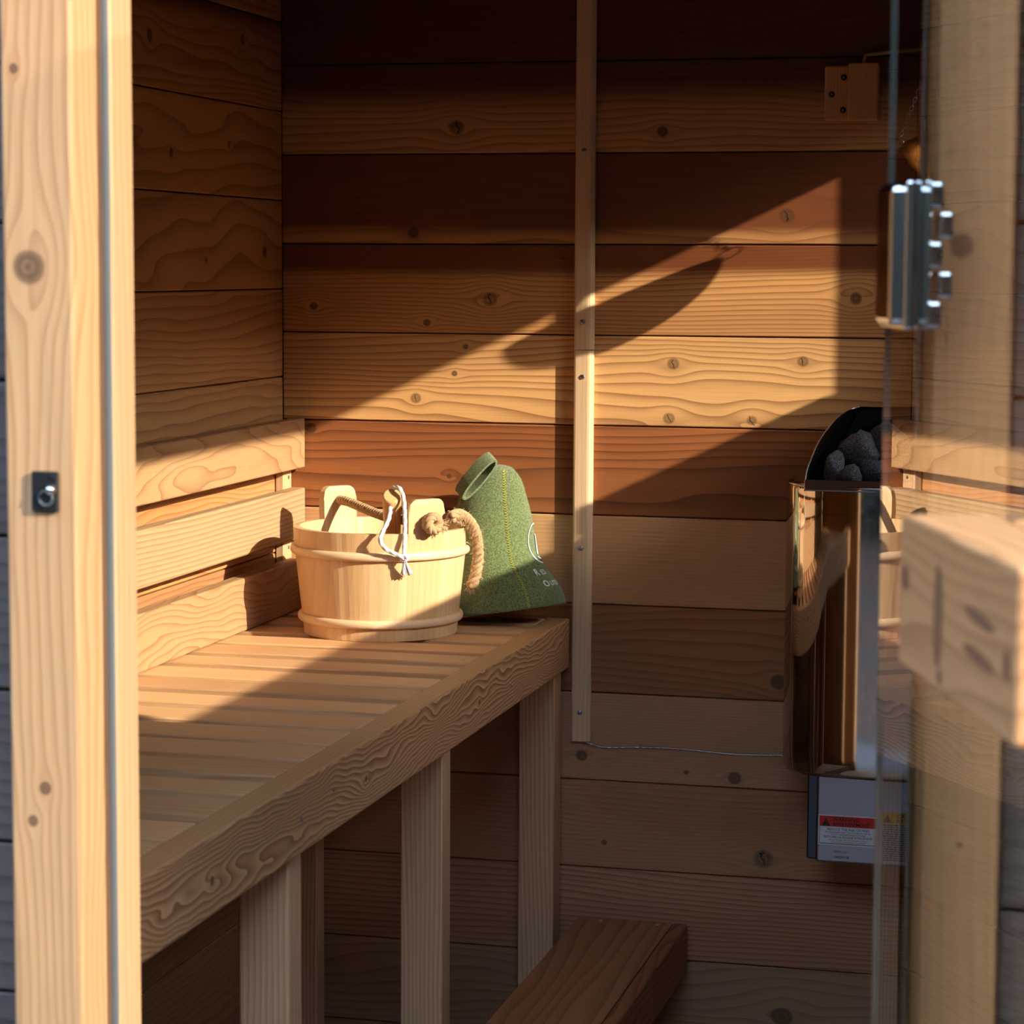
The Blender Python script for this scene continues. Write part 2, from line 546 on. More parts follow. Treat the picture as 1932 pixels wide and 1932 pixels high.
m_ceil = wood('cedar_ceiling', 'xyz', light=(0.40, 0.19, 0.075), F=60, W=1.4)
ceiling = box('ceiling', -0.045, XW + 0.05, YF - 0.12, 0.045, ZC + 0.02, ZC + 0.05, M_FILL, None, 0)
tag(ceiling, 'cedar board ceiling', kind='structure')
for i in range(14):
    y1 = -i * 0.15
    box('plank', 0, XW, max(y1 - 0.15, YF) + 0.001, y1 - 0.001, ZC, ZC + 0.02, m_ceil, ceiling, 0.0012)
m_floor = wood('floor_board', 'yxz', light=(0.34, 0.22, 0.13), F=60, W=1.2)
floor = box('floor', -0.045, XW + 0.05, YF - 0.1, 0.045, -0.06, -0.02, M_FILL, None, 0)
tag(floor, 'plank floor inside the sauna', kind='structure')
for i in range(11):
    box('plank', i * 0.141, i * 0.141 + 0.138, YF - 0.1, 0.0, -0.02, 0.0, m_floor, floor, 0.001)

# ------------------------------------------------------------------ front wall, door frame
m_side = wood('weathered_siding', 'xzy', light=(0.115, 0.090, 0.085), dark=(0.08, 0.06, 0.055), line=(0.08, 0.06, 0.05), F=55, W=1.2)
m_inner = wood('cedar_front_board', 'xzy', light=(0.50, 0.26, 0.105), F=60, W=1.4)
XL, XR = 0.577, 1.312          # inner faces of the posts
wall_front = box('wall_front', -0.10, XL - 0.07, -2.085, -2.07, 0, ZC, M_FILL, None, 0)
tag(wall_front, 'front wall with grey siding around the door opening', kind='structure')
box('wall_panel', XR + 0.062, XW + 0.20, -2.085, -2.07, 0, ZC, M_FILL, wall_front, 0)
box('wall_panel', XL - 0.07, XR + 0.062, -2.085, -2.07, 2.08, ZC, M_FILL, wall_front, 0)
for i in range(16):
    z0 = i * 0.14; z1 = min(z0 + 0.137, ZC)
    if z1 - z0 < .02: continue
    box('siding_board', -0.16, XL - 0.068, -2.11, -2.085, z0, z1, m_side, wall_front, 0.002)
    box('siding_board', XR + 0.062, XW + 0.22, -2.11, -2.085, z0, z1, m_side, wall_front, 0.002)
    box('plank', 0.0, XL - 0.05, -2.07, YF, z0, z1, m_inner, wall_front, 0.0012)
    box('plank', XR + 0.05, XW, -2.07, YF, z0, z1, m_inner, wall_front, 0.0012)

m_post = wood('door_post_wood', 'zxy', light=(0.49, 0.280, 0.138), dark=(0.41, 0.215, 0.095), line=(0.36, 0.16, 0.06), F=95, W=1.1, nu=1.6, lines=0.5, tint=0.0,
              knots=[(0.46, -0.010, 0.016), (0.80, -0.020, 0.008), (0.74, -0.028, 0.006), (0.0, 0.0, 0.006), (-0.03, -0.012, 0.005), (0.63, -0.02, 0.005)])
trim_1 = box('trim_1', XL - 0.0665, XL, -2.15, -2.0935, 0.0, 2.08, m_post, None, 0.003, 2)
tag(trim_1, 'pale knotty timber door post on the left', kind='structure')
m_stop = wood('door_stop_wood', 'zxy', light=(0.50, 0.300, 0.160), dark=(0.44, 0.25, 0.12), F=120, W=0.6, lines=0.25, tint=0.0)
box('door_stop', XL - 0.07, XL + 0.0120, -2.0925, -2.045, 0.0, 2.08, m_stop, trim_1, 0.002)
box('door_gasket', XL + 0.0035, XL + 0.0105, -2.0965, -2.0925, 0.0, 2.08, M_RUBBER, trim_1, 0.002, 2)
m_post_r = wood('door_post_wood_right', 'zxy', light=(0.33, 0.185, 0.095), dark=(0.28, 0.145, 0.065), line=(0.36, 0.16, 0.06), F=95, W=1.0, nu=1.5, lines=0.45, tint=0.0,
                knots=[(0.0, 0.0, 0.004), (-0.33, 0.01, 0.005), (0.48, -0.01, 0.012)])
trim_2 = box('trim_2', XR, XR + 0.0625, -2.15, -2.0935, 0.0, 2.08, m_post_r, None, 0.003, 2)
tag(trim_2, 'timber door post on the right behind the glass door', kind='structure')
box('door_stop', XR - 0.012, XR + 0.05, -2.0925, -2.045, 0.0, 2.08, m_stop, trim_2, 0.002)
box('door_gasket', XR - 0.0165, XR - 0.012, -2.0985, -2.060, 0.0, 2.08, M_GASKET, trim_2, 0.002, 2)
trim_3 = box('trim_3', XL - 0.0665, XR + 0.0625, -2.15, -2.0935, 2.082, 2.15, m_post, None, 0.003, 2)
tag(trim_3, 'timber head rail over the door opening', kind='structure')

# black catch on the left post
catch = thing('door_catch', (0.549, -2.151, 1.287), 'small black magnetic door catch screwed to the left door post', 'door catch')
box('catch_plate', 0.5365, 0.5615, -2.1545, -2.150, 1.2868, 1.3222, M_BLACK, catch, 0.0012)
lathe_ring = []
for kk in range(33):
    th = 2 * math.pi * kk / 32
    lathe_ring.append(Vector((0.5505 + 0.0062 * math.cos(th), -2.1550, 1.2985 + 0.0062 * math.sin(th))))
V, F = tube_geo(lathe_ring, 0.0016, 8, False)
from_data('catch_ring', V, F, plain('dark_grey_ring', (0.06, 0.06, 0.065), 0.4), catch, smooth=True)
bm = bmesh.new(); bmesh.ops.create_uvsphere(bm, u_segments=20, v_segments=12, radius=0.0045)
from_bm('catch_ball', bm, M_CHROME, catch, (0.5562, -2.1575, 1.3062), True)
screw('screw', (0.5560, -2.1545, 1.3172), (0, -1, 0), 0.0022, M_BLACKSCREW, catch)

# ------------------------------------------------------------------ glass door, swung open
AL = math.radians(17.7)
DD = Vector((math.sin(AL), -math.cos(AL), 0))           # hinge edge -> free edge
DN = Vector((-math.cos(AL), -math.sin(AL), 0))          # face seen by the camera
UP = Vector((0, 0, 1))
HG = Vector((1.2735, -2.1335, 0))
door = bpy.data.objects.new('door_1', None)
link(door, HG)
tag(door, 'clear frameless glass door standing open on the right', kind='structure')
# pane: outer face, inner face and edges of one slab
gw, gt, z0, z1 = 0.66, 0.0055, 0.06, 2.06
c8 = []
for zz in (z0, z1):
    for dd in (0, gw):
        for tt in (0, gt):
            c8.append(HG + DD * dd - DN * tt + UP * zz)
# index = z*4 + d*2 + t
faces = [(0, 2, 6, 4), (1, 5, 7, 3), (0, 4, 5, 1), (2, 3, 7, 6), (4, 6, 7, 5), (0, 1, 3, 2)]
pane = from_data('glass_pane', c8, faces, M_PANE, door)
pane.data.materials.append(M_PANE_IN); pane.data.materials.append(M_EDGE)
for p in pane.data.polygons:
    d = p.normal.dot(DN)
    p.material_index = 0 if d > 0.9 else (2 if p.normal.dot(DD) < -0.9 else 1)

# hinge
hz0, hz1 = 1.456, 1.569
hinge = obox('hinge', HG, DD, UP, DN, (0.002, 0.098), (hz0, hz1), (0.0, 0.006), M_CHROME, door, 0.002, 2)


def hpart(name, a, b, c, mat=M_CHROME, bev=0.0015):
    """piece of the hinge in the door's frame, parented to the hinge plate"""
    o = obox(name, HG, DD, UP, DN, a, b, c, mat, None, bev, 2)
    o.parent = hinge
    o.rotation_euler = (0, 0, 0)
    o.location = hinge.rotation_euler.to_matrix().inverted() @ (WL[o] - WL[hinge])
    return o


hpart('hinge_rib', (0.034, 0.090), (hz0 + 0.003, hz1 - 0.003), (0.004, 0.016), bev=0.005)
hpart('hinge_back_plate', (0.002, 0.098), (hz0, hz1), (-0.014, -0.008))
for i in range(5):
    zz = hz0 + i * (hz1 - hz0) / 5
    off = 0.0 if i % 2 == 0 else 0.008
    hpart('hinge_knuckle', (0.090, 0.104), (zz + 0.001, zz + (hz1 - hz0) / 5 - 0.001), (-0.022 - off, -0.010 - off), bev=0.003)
for zz in (hz0 + 0.022, hz1 - 0.022):
    hpart('hinge_screw', (0.013, 0.022), (zz - 0.0045, zz + 0.0045), (0.005, 0.0075), M_SCREW, 0.002)

# wooden pull handle, one block each side of the pane
m_handle = wood('handle_wood', 'xyz', light=(0.49, 0.25, 0.11), dark=(0.40, 0.18, 0.07), F=70, W=1.6, lines=0.4, tint=0.0)
m_engrave = plain('burnt_engraving', (0.20, 0.085, 0.040), 0.7)
h0 = (Vector((1.3215, -2.481, 0)) - HG).dot(DD); h1 = (Vector((1.4115, -2.763, 0)) - HG).dot(DD)
handle = obox('handle', HG, DD, UP, DN, (h0, h1), (1.2395, 1.3395), (0.0, 0.060), m_handle, door, 0.003, 2)
obox('handle', HG, DD, UP, DN, (h0 + 0.03, h1), (1.2395, 1.3395), (-0.045, -0.008), m_handle, door, 0.003, 2)


def on_handle(name, poly, mat):
    V = [HG + DD * (h0 + a) + UP * (1.2395 + b * 0.95) + DN * 0.0606 for a, b in poly]
    o = from_data(name, V, [tuple(range(len(V)))], mat, None, loc=WL[handle])
    o.parent = handle
    o.location = (0, 0, 0)
    R = handle.rotation_euler.to_matrix().inverted()
    for v in o.data.vertices: v.co = R @ v.co
    return o


def ell(cx, cy, rx, ry, ang=0, n=20):
    ca, sa = math.cos(ang), math.sin(ang)
    return [(cx + rx * math.cos(t) * ca - ry * math.sin(t) * sa, cy + rx * math.cos(t) * sa + ry * math.sin(t) * ca)
            for t in [2 * math.pi * i / n for i in range(n)]]


on_handle('engraving', ell(0.112, 0.050, 0.011, 0.034), m_engrave)
on_handle('engraving', ell(0.120, 0.011, 0.006, 0.005), m_engrave)
on_handle('engraving', ell(0.018, 0.063, 0.010, 0.009), m_engrave)
on_handle('engraving', ell(0.215, 0.064, 0.034, 0.0045, -0.05), m_engrave)
on_handle('engraving', ell(0.215, 0.040, 0.036, 0.0045, -0.05), m_engrave)
on_handle('engraving', ell(0.278, 0.046, 0.007, 0.009), m_engrave)

# ------------------------------------------------------------------ bench
BT = 0.8955                       # fascia / slat top
XB = 0.5282
bench = thing('sauna_bench', (0.26, -1.0, 0), 'long upper sauna bench of cedar slats along the left wall', 'bench')
m_fascia = wood('fascia_wood', 'yzx', light=(0.64, 0.355, 0.175), dark=(0.55, 0.28, 0.12), line=(0.24, 0.10, 0.045), F=140, W=2.1, nu=3.6, nv=13.0, lines=0.65, sharp=1.5,
                fine=0.15, tint=0.0, knots=[(1.012 - 1.692, -0.005, 0.006), (1.012 - 1.153, -0.004, 0.006), (1.012 - 0.596, 0.0, 0.004)])
rail = box('front_rail', XB - 0.040, XB, YF + 0.005, -0.012, BT - 0.0872, BT, m_fascia, bench, 0.003, 2)
rail.data.materials.append(wood('fascia_edge_wood', 'yxz', light=(0.50, 0.275, 0.125), dark=(0.44, 0.22, 0.09), F=120, W=0.6, nu=0.8, lines=0.2, tint=0.0))
for p in rail.data.polygons:
    if p.normal.z > 0.5: p.material_index = 1
m_slat = wood('bench_slat_wood', 'xyz', light=(0.65, 0.375, 0.185), dark=(0.52, 0.26, 0.11), F=80, W=1.0, nu=1.2, lines=0.32, tint=0.13)
yg = -0.542
ys = [yg + 0.1085 * i for i in range(5, -15, -1)]
rg = random.Random(21)
gaps = [rg.choice((0.009, 0.014, 0.018, 0.019, 0.020)) for _ in ys] + [0.006]
for i, y in enumerate(ys):
    y1 = min(y + 0.1085 - gaps[i], -0.004); y0 = y + gaps[i + 1]
    if y1 - y0 < 0.02 or y0 < YF: continue
    box('slat', 0.003, XB - 0.042, y0, y1, BT - 0.024, BT - 0.0015, m_slat, bench, 0.0025, 2)
m_frame = wood('bench_frame_wood', 'yzx', light=(0.40, 0.22, 0.11), F=80, W=1.0)
box('support_rail', 0.004, 0.042, YF + 0.01, -0.004, BT - 0.115, BT - 0.026, m_frame, bench, 0.002)
box('support_rail', XB - 0.080, XB - 0.041, YF + 0.01, -0.004, BT - 0.085, BT - 0.026, m_frame, bench, 0.002)
m_leg = wood('bench_leg_wood', 'zxy', light=(0.64, 0.39, 0.22), dark=(0.45, 0.26, 0.13), F=140, W=0.8, lines=0.4, tint=0.08)
for (y0, y1) in ((-0.072, -0.022), (-0.772, -0.728), (-1.432, -1.386), (-1.99, -1.945)):
    box('leg', XB - 0.075, XB - 0.012, y0, y1, 0.0, BT - 0.0875, m_leg, bench, 0.002)
for (y0, y1) in ((-0.065, -0.021), (-0.95, -0.906), (-1.62, -1.576)):
    box('leg', 0.044, 0.082, y0, y1, 0.0, BT - 0.027, m_leg, bench, 0.002)
for (yy, zz) in ((-0.42, 0.845), (-1.42, 0.85), (-1.30, 0.862)):
    screw('screw', (XB, yy, zz), (1, 0, 0), 0.0035, M_SCREW, bench)

# ------------------------------------------------------------------ backrest
rest = thing('backrest', (0.03, -1.0, BT), 'slatted cedar backrest on the left wall above the bench', 'backrest')
m_bat = wood('batten_wood', 'zyx', light=(0.62, 0.40, 0.22), F=110, W=0.7, lines=0.3)
for (y0, y1) in ((-0.046, -0.003), (-0.80, -0.752), (-1.60, -1.555)):
    box('batten', 0.0015, 0.0165, y0, y1, BT + 0.002, 1.225, m_bat, rest, 0.0015)
sl = dict(tint=0.0, dark=(0.40, 0.21, 0.09))
m_r1 = wood('backrest_top_wood', 'yzx', light=(0.43, 0.25, 0.122), F=22, W=2.2, nu=1.6, nv=9, lines=0.5, sharp=7, **sl)
m_r2 = wood('backrest_mid_wood', 'yzx', light=(0.46, 0.295, 0.155), F=120, W=1.3, nu=0.8, nv=6, lines=0.45, sharp=3, **sl)
m_r3 = wood('backrest_low_wood', 'yzx', light=(0.42, 0.242, 0.118), F=85, W=1.8, nu=2.4, nv=10, lines=0.5, sharp=5, **sl)
XS = 0.0435
box('slat', 0.0175, XS, YF + 0.01, -0.006, 1.1452, 1.2330, m_r1, rest, 0.003, 2)
box('slat', 0.0175, XS, YF + 0.01, -0.006, 1.0212, 1.1096, m_r2, rest, 0.003, 2)
box('slat', 0.0175, XS, YF + 0.01, -0.006, BT, 0.9845, m_r3, rest, 0.003, 2)
for zz in (1.128, 1.003):
    screw('screw', (0.0165, -0.020, zz), (1, 0, 0), 0.0035, M_SCREW, rest)

# ------------------------------------------------------------------ low step bench
step = thing('step_bench', (0.65, -0.6, 0), 'low dark cedar step bench on the floor below the upper bench', 'bench')
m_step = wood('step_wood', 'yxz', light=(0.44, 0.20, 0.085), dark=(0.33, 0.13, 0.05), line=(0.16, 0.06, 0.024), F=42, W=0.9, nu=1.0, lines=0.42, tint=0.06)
SX0, SX1, SZ = 0.551, 0.743, 0.3725
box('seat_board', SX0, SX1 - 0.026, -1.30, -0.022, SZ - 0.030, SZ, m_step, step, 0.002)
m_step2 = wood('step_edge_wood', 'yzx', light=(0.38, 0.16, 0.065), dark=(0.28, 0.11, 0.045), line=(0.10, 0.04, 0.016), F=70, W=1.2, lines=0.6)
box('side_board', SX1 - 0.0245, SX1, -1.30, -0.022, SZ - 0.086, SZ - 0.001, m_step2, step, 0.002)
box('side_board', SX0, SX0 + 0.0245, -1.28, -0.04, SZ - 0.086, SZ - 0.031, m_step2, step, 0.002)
for y0 in (-0.30, -1.20):
    box('leg', SX0 + 0.026, SX0 + 0.065, y0, y0 + 0.04, 0, SZ - 0.031, m_leg, step, 0.002)
    box('leg', SX1 - 0.065, SX1 - 0.026, y0, y0 + 0.04, 0, SZ - 0.031, m_leg, step, 0.002)
for (xx, yy) in ((0.595, -0.045), (0.695, -0.045)):
    screw('screw', (xx, yy, SZ), (0, 0, 1), 0.004, M_SCREW, step)

# ------------------------------------------------------------------ wire cover strip on the back wall
m_cov = wood('cover_strip_wood', 'zxy', light=(0.70, 0.48, 0.29), dark=(0.64, 0.40, 0.21), line=(0.45, 0.23, 0.11), F=120, W=0.6, lines=0.18, tint=0.02, nu=0.6)
for (z0, z1, lab, zs) in ((1.3605, ZC, 'upper length of pale wooden wire cover strip on the back wall', (1.698, 1.408)),
                          (0.680, 1.3595, 'lower length of pale wooden wire cover strip on the back wall', (1.314, 1.018, 0.731))):
    c = thing('wire_cover', (0.5485, -0.008, z0), lab, 'trim strip', 'wire cover strips on the back wall')
    prof = [(0.5320, 0.0), (0.5320, -0.010), (0.5335, -0.0128), (0.536, -0.0135), (0.556, -0.0135), (0.560, -0.0125), (0.5655, -0.008), (0.5655, 0.0)]
    n = len(prof)
    V = [(x, y - 0.0003, z) for z in (z0, z1) for (x, y) in prof]
    F = [(i, (i + 1) % n, n + (i + 1) % n, n + i) for i in range(n)] + [tuple(range(n)), tuple(range(n, 2 * n))]
    from_data('cover_strip', V, F, m_cov, c)
    for zz in zs:
        screw('screw', (0.5475, -0.0138, zz), (0, -1, 0), 0.0044, M_SCREW, c)
M_WIRE = plain('silver_wire', (0.55, 0.58, 0.62), 0.2, 1.0)
WIRE = [(0.5512, -0.008, 0.6815), (0.5674, -0.006, 0.6746), (0.5905, -0.005, 0.6708), (0.6468, -0.004, 0.6738), (0.7074, -0.005, 0.6752), (0.7677, -0.004, 0.6729), (0.832, -0.005, 0.6709), (0.955, -0.005, 0.6760)]
V, F = rope_geo(WIRE, 0.0015, 40, 2, 10, 6)
tag(from_data('heater_wire', V, F, M_WIRE, None, smooth=True), 'thin twisted silver wire running along the back wall to the heater', 'wire')

# ------------------------------------------------------------------ temperature sensor box, upper right
sens = thing('sensor_box', (1.0, -0.001, 1.742), 'small wooden temperature sensor box with three screws high on back wall', 'sensor')
m_sens = wood('sensor_wood', 'zxy', light=(0.58, 0.30, 0.12), dark=(0.5, 0.25, 0.1), F=200, W=0.5, lines=0.2, tint=0.0)
box('base_plate', 0.9535, 1.0440, -0.012, -0.0005, 1.7435, 1.8345, m_sens, sens, 0.004, 3)
box('cover', 0.9945, 1.0440, -0.032, -0.0115, 1.7430, 1.8370, m_sens, sens, 0.003, 3)
for (x, z) in ((0.9855, 1.815), (0.966, 1.7875), (0.985, 1.7615)):
    screw('screw', (x, -0.012, z), (0, -1, 0), 0.0052, M_BLACKSCREW, sens)
    screw('screw_socket', (x, -0.0135, z), (0, -1, 0), 0.0020, M_SCREW, sens)
tube('cable', [(1.0185, -0.020, 1.834), (1.0205, -0.020, 1.8466), (1.030, -0.020, 1.851), (1.1005, -0.018, 1.8575), (1.20, -0.016, 1.864), (1.30, -0.010, 1.868)], 0.0032,
     plain('tan_cable', (0.32, 0.20, 0.10), 0.6), sens)

# ------------------------------------------------------------------ heater
HX0, HX1 = 0.922, 1.322
HC = (HX0 + HX1) / 2
heater = thing('sauna_heater', (HC, -0.15, 0.54), 'polished stainless steel wall heater with dark stone hood', 'heater')


def heater_plan(ys=-0.150, rc=0.085, bulge=0.007, n=28):
    """plan outline from back left round the front to back right"""
    pts = [(HX0, -0.045), (HX0, -0.10)]
    for i in range(15):
        th = math.pi - (math.pi / 2) * 0.97 * i / 14
        pts.append((HX0 + rc + rc * math.cos(th), ys - rc * 1.15 * math.sin(th)))
    left = list(pts)
    a = pts[-1]
    xr = 2 * HC - a[0]
    for i in range(1, n):
        t = i / n
        pts.append((a[0] + (xr - a[0]) * t, a[1] - bulge * (1 - (2 * t - 1) ** 2)))
    pts += [(2 * HC - x, y) for (x, y) in reversed(left)]
    return pts


pl = heater_plan()
npl = len(pl)
zr = [0.690, 0.696, 0.720, 1.10, 1.150, 1.156]
sc = [0.985, 0.997, 1.0, 1.0, 1.0, 0.994]
V, F = [], []
for z, s in zip(zr, sc):
    for (x, y) in pl:
        V.append((HC + (x - HC) * s, -0.14 + (y + 0.14) * s, z))
for i in range(len(zr) - 1):
    for k in range(npl - 1):
        F.append((i * npl + k, i * npl + k + 1, (i + 1) * npl + k + 1, (i + 1) * npl + k))
F.append(tuple(range(npl)))
body = from_data('body', V, F, M_STEEL, heater, smooth=True)
# rolled top rim
V, F = tube_geo([Vector((HC + (x - HC) * 0.994, -0.14 + (y + 0.14) * 0.994, 1.156)) for (x, y) in pl], 0.0022, 6)
from_data('top_rim', V, F, M_STEEL, heater, smooth=True)
# dark top deck just below the rim
V = [(HC + (x - HC) * 0.99, -0.14 + (y + 0.14) * 0.99, 1.148) for (x, y) in pl]
from_data('top_deck', V, [tuple(range(npl))], M_HOOD, heater)
# hood round the stones
E = [(0.9632, -0.25, 1.157), (0.9640, -0.235, 1.178), (0.9672, -0.22, 1.1934), (0.9756, -0.19, 1.2203), (0.9868, -0.16, 1.2425), (1.0026, -0.13, 1.2626), (1.0161, -0.10, 1.2715), (1.0305, -0.09, 1.2760)]
E = smooth_path(E, 5)
K = []
for p in E:
    s = (p.z - 1.157) / (1.276 - 1.157)
    K.append(Vector((0.972 + 0.055 * s, -0.060, 1.150 + (p.z - 1.157) * 1.0)))
for side in (0, 1):
    fl = (lambda p: Vector((2 * HC - p.x, p.y, p.z))) if side else (lambda p: p)
    V = [fl(p) for p in E] + [fl(p) for p in K] + [fl(p + Vector((-0.0012, 0.0005, 0.0004))) for p in E] + [fl(p + Vector((-0.0012, 0.0005, 0.0004))) for p in K]
    n = len(E)
    F = [(i, i + 1, n + i + 1, n + i) for i in range(n - 1)] + [(2 * n + i, 3 * n + i, 3 * n + i + 1, 2 * n + i + 1) for i in range(n - 1)]
    F += [(i, 2 * n + i, 2 * n + i + 1, i + 1) for i in range(n - 1)]
    from_data('hood_side', V, F, M_HOOD, heater, smooth=True)
    V, F = tube_geo([fl(p) for p in E], 0.0012, 6)
    from_data('hood_edge', V, F, M_STEEL_B, heater, smooth=True)
V = [k.copy() for k in K] + [Vector((2 * HC - k.x, k.y, k.z)) for k in K]
n = len(K)
F = [(i, i + 1, n + i + 1, n + i) for i in range(n - 1)]
V.append(Vector((E[-1].x, -0.09, 1.276))); V.append(Vector((2 * HC - E[-1].x, -0.09, 1.276)))
F.append((n - 1, 2 * n, 2 * n + 1, 2 * n - 1))
from_data('hood_back', V, F, M_HOOD, heater)
tube('hood_edge', [(E[-1].x, -0.09, 1.2765), (2 * HC - E[-1].x, -0.09, 1.2765)], 0.0012, M_STEEL_B, heater, 6, 2)
box('front_lip', 0.9635, 2 * HC - 0.9635, -0.2515, -0.2500, 1.150, 1.168, M_COPPERLIP, heater, 0.0005)
box('front_lip_edge', 0.9625, 2 * HC - 0.9625, -0.2535, -0.2505, 1.150, 1.1525, M_STEEL_B, heater, 0.0005)
for i, yy in enumerate((-0.225, -0.200, -0.175)):
    tube('grille_bar', [(0.951, yy, 1.1535 + 0.002 * i), (0.9645, yy, 1.1535 + 0.002 * i)], 0.0022, M_STEEL, heater, 8, 3)
# connection box underneath
M_BOX = plain('satin_steel', (0.36, 0.36, 0.39), 0.28, 1.0)
box('connection_box', 0.985, 2 * HC - 0.985, -0.2005, -0.04, 0.5395, 0.692, M_BOX, heater, 0.004, 3)
box('box_flange', 0.9685, 0.9850, -0.185, -0.04, 0.5405, 0.692, M_HOOD, heater, 0.002)


def text_mesh(s, x, z, size, mat, parent, y, squash=1.0, bold=False, align='LEFT'):
    cu = bpy.data.curves.new('lettering', 'FONT')
    cu.body = s; cu.size = size; cu.align_x = align
    cu.resolution_u = 2
    if bold: cu.offset = size * 0.018
    o = bpy.data.objects.new('lettering', cu)
    COL.objects.link(o)
    dg = bpy.context.evaluated_depsgraph_get()
    me = bpy.data.meshes.new_from_object(o.evaluated_get(dg))
    bpy.data.objects.remove(o)
    if not me.materials: me.materials.append(mat)
    else: me.materials[0] = mat
    for v in me.vertices:
        v.co = Vector((v.co.x * squash, 0, v.co.y))
    ob = bpy.data.objects.new('lettering', me)
    link(ob, (x, y, z), None)
    if parent is not None:
        ob.parent = parent
        ob.location = Vector((x, y, z)) - WL[parent]
    return ob


M_LWHITE = plain('label_white', (0.72, 0.74, 0.78), 0.45)
M_LRED = plain('label_red', (0.62, 0.02, 0.015), 0.45)
M_LYEL = plain('label_yellow', (0.72, 0.42, 0.02), 0.45)
M_LINK = plain('label_ink', (0.008, 0.008, 0.010), 0.5)
M_LBLUE = plain('label_grey', (0.45, 0.48, 0.54), 0.45)


def tri(name, x, z, s, parent, y):
    o = from_data(name, [(x, y, z), (x + s, y, z), (x + s / 2, y, z + s * 0.92)], [(0, 1, 2)], M_LINK, parent)
    text_mesh('!', x + s * 0.43, z + s * 0.14, s * 0.75, M_LRED if y < 0 else M_LRED, None, y - 0.0002).parent = o
    t = o.children[0]
    t.location = WL[t] - WL[o]
    return o


yb = -0.2009
wl = box('warning_label', 0.9885, 1.0865, yb - 0.0003, yb + 0.0003, 0.5690, 0.6190, M_LWHITE, heater, 0)
tag(wl, 'white warning sticker with red band')
box('label_border', 0.9905, 1.0845, yb - 0.0005, yb - 0.0003, 0.5712, 0.5722, M_LINK, wl, 0)
box('label_border', 0.9905, 0.9912, yb - 0.0005, yb - 0.0003, 0.5712, 0.6000, M_LINK, wl, 0)
box('red_band', 0.9905, 1.0845, yb - 0.0006, yb - 0.0003, 0.6000, 0.6172, M_LRED, wl, 0)
yt = yb - 0.0008
tri('hazard_sign', 0.9945, 0.6012, 0.0135, wl, yt)
text_mesh('WARNING', 1.0120, 0.6095, 0.0088, M_LINK, wl, yt, 1.0, True)
text_mesh('AVERTISSEMENT', 1.0120, 0.6018, 0.0082, M_LINK, wl, yt, 0.98, True)
text_mesh('REDUCE THE RISK OF FIRES', 1.0375, 0.5938, 0.0056, M_LINK, wl, yt, 1.0, False, 'CENTER')
text_mesh('Do Not Install Closer Than 4 Inches Or 100 mm', 1.0375, 0.5898, 0.0037, M_LINK, wl, yt, 1.0, False, 'CENTER')
text_mesh('To A Combustible/Horizontal Surface', 1.0375, 0.5862, 0.0037, M_LINK, wl, yt, 1.0, False, 'CENTER')
text_mesh("RÉDUIRE LE RISQUE D'INCENDIE", 1.0375, 0.5812, 0.0054, M_LINK, wl, yt, 1.0, False, 'CENTER')
text_mesh('Ne pas installer plus proche que 4 pouces', 1.0375, 0.5773, 0.0037, M_LINK, wl, yt, 1.0, False, 'CENTER')
text_mesh('de la surface horizontale ou verticale', 1.0375, 0.5738, 0.0037, M_LINK, wl, yt, 1.0, False, 'CENTER')
sn = box('serial_label', 1.0115, 1.0610, yb - 0.0003, yb + 0.0003, 0.5440, 0.5645, M_LBLUE, heater, 0)
tag(sn, 'small pale serial number sticker')
text_mesh('SERIAL NO.', 1.0135, 0.5572, 0.0050, M_LINK, sn, yt)
text_mesh('124209138', 1.0135, 0.5480, 0.0058, M_LINK, sn, yt, 1.0, True)
cl = box('caution_label', 1.0895, 1.1900, yb - 0.0003, yb + 0.0003, 0.5440, 0.6290, M_LBLUE, heater, 0)
tag(cl, 'caution sticker with yellow band')
box('yellow_band', 1.0905, 1.1890, yb - 0.0006, yb - 0.0003, 0.6105, 0.6280, M_LYEL, cl, 0)
tri('hazard_sign', 1.0930, 0.6120, 0.0140, cl, yt)
text_mesh('CAUTION', 1.1145, 0.6200, 0.0088, M_LINK, cl, yt, 1.1, True)
text_mesh('ATTENTION', 1.1145, 0.6120, 0.0088, M_LINK, cl, yt, 1.1, True)
rl = random.Random(5)
geos = []
for i in range(17):
    z = 0.6070 - i * 0.0036
    x = 1.0925 + (0.002 if rl.random() < 0.5 else 0)
    while x < 1.183:
        wd = rl.uniform(0.003, 0.009)
        geos.append(([Vector((x, yt, z)), Vector((x + wd, yt, z)), Vector((x + wd, yt, z + 0.0019)), Vector((x, yt, z + 0.0019))], [(0, 1, 2, 3)]))
        x += wd + 0.0012
V, F = merge(geos)
tag(from_data('small_print', V, F, M_LINK, cl), kind='stuff')

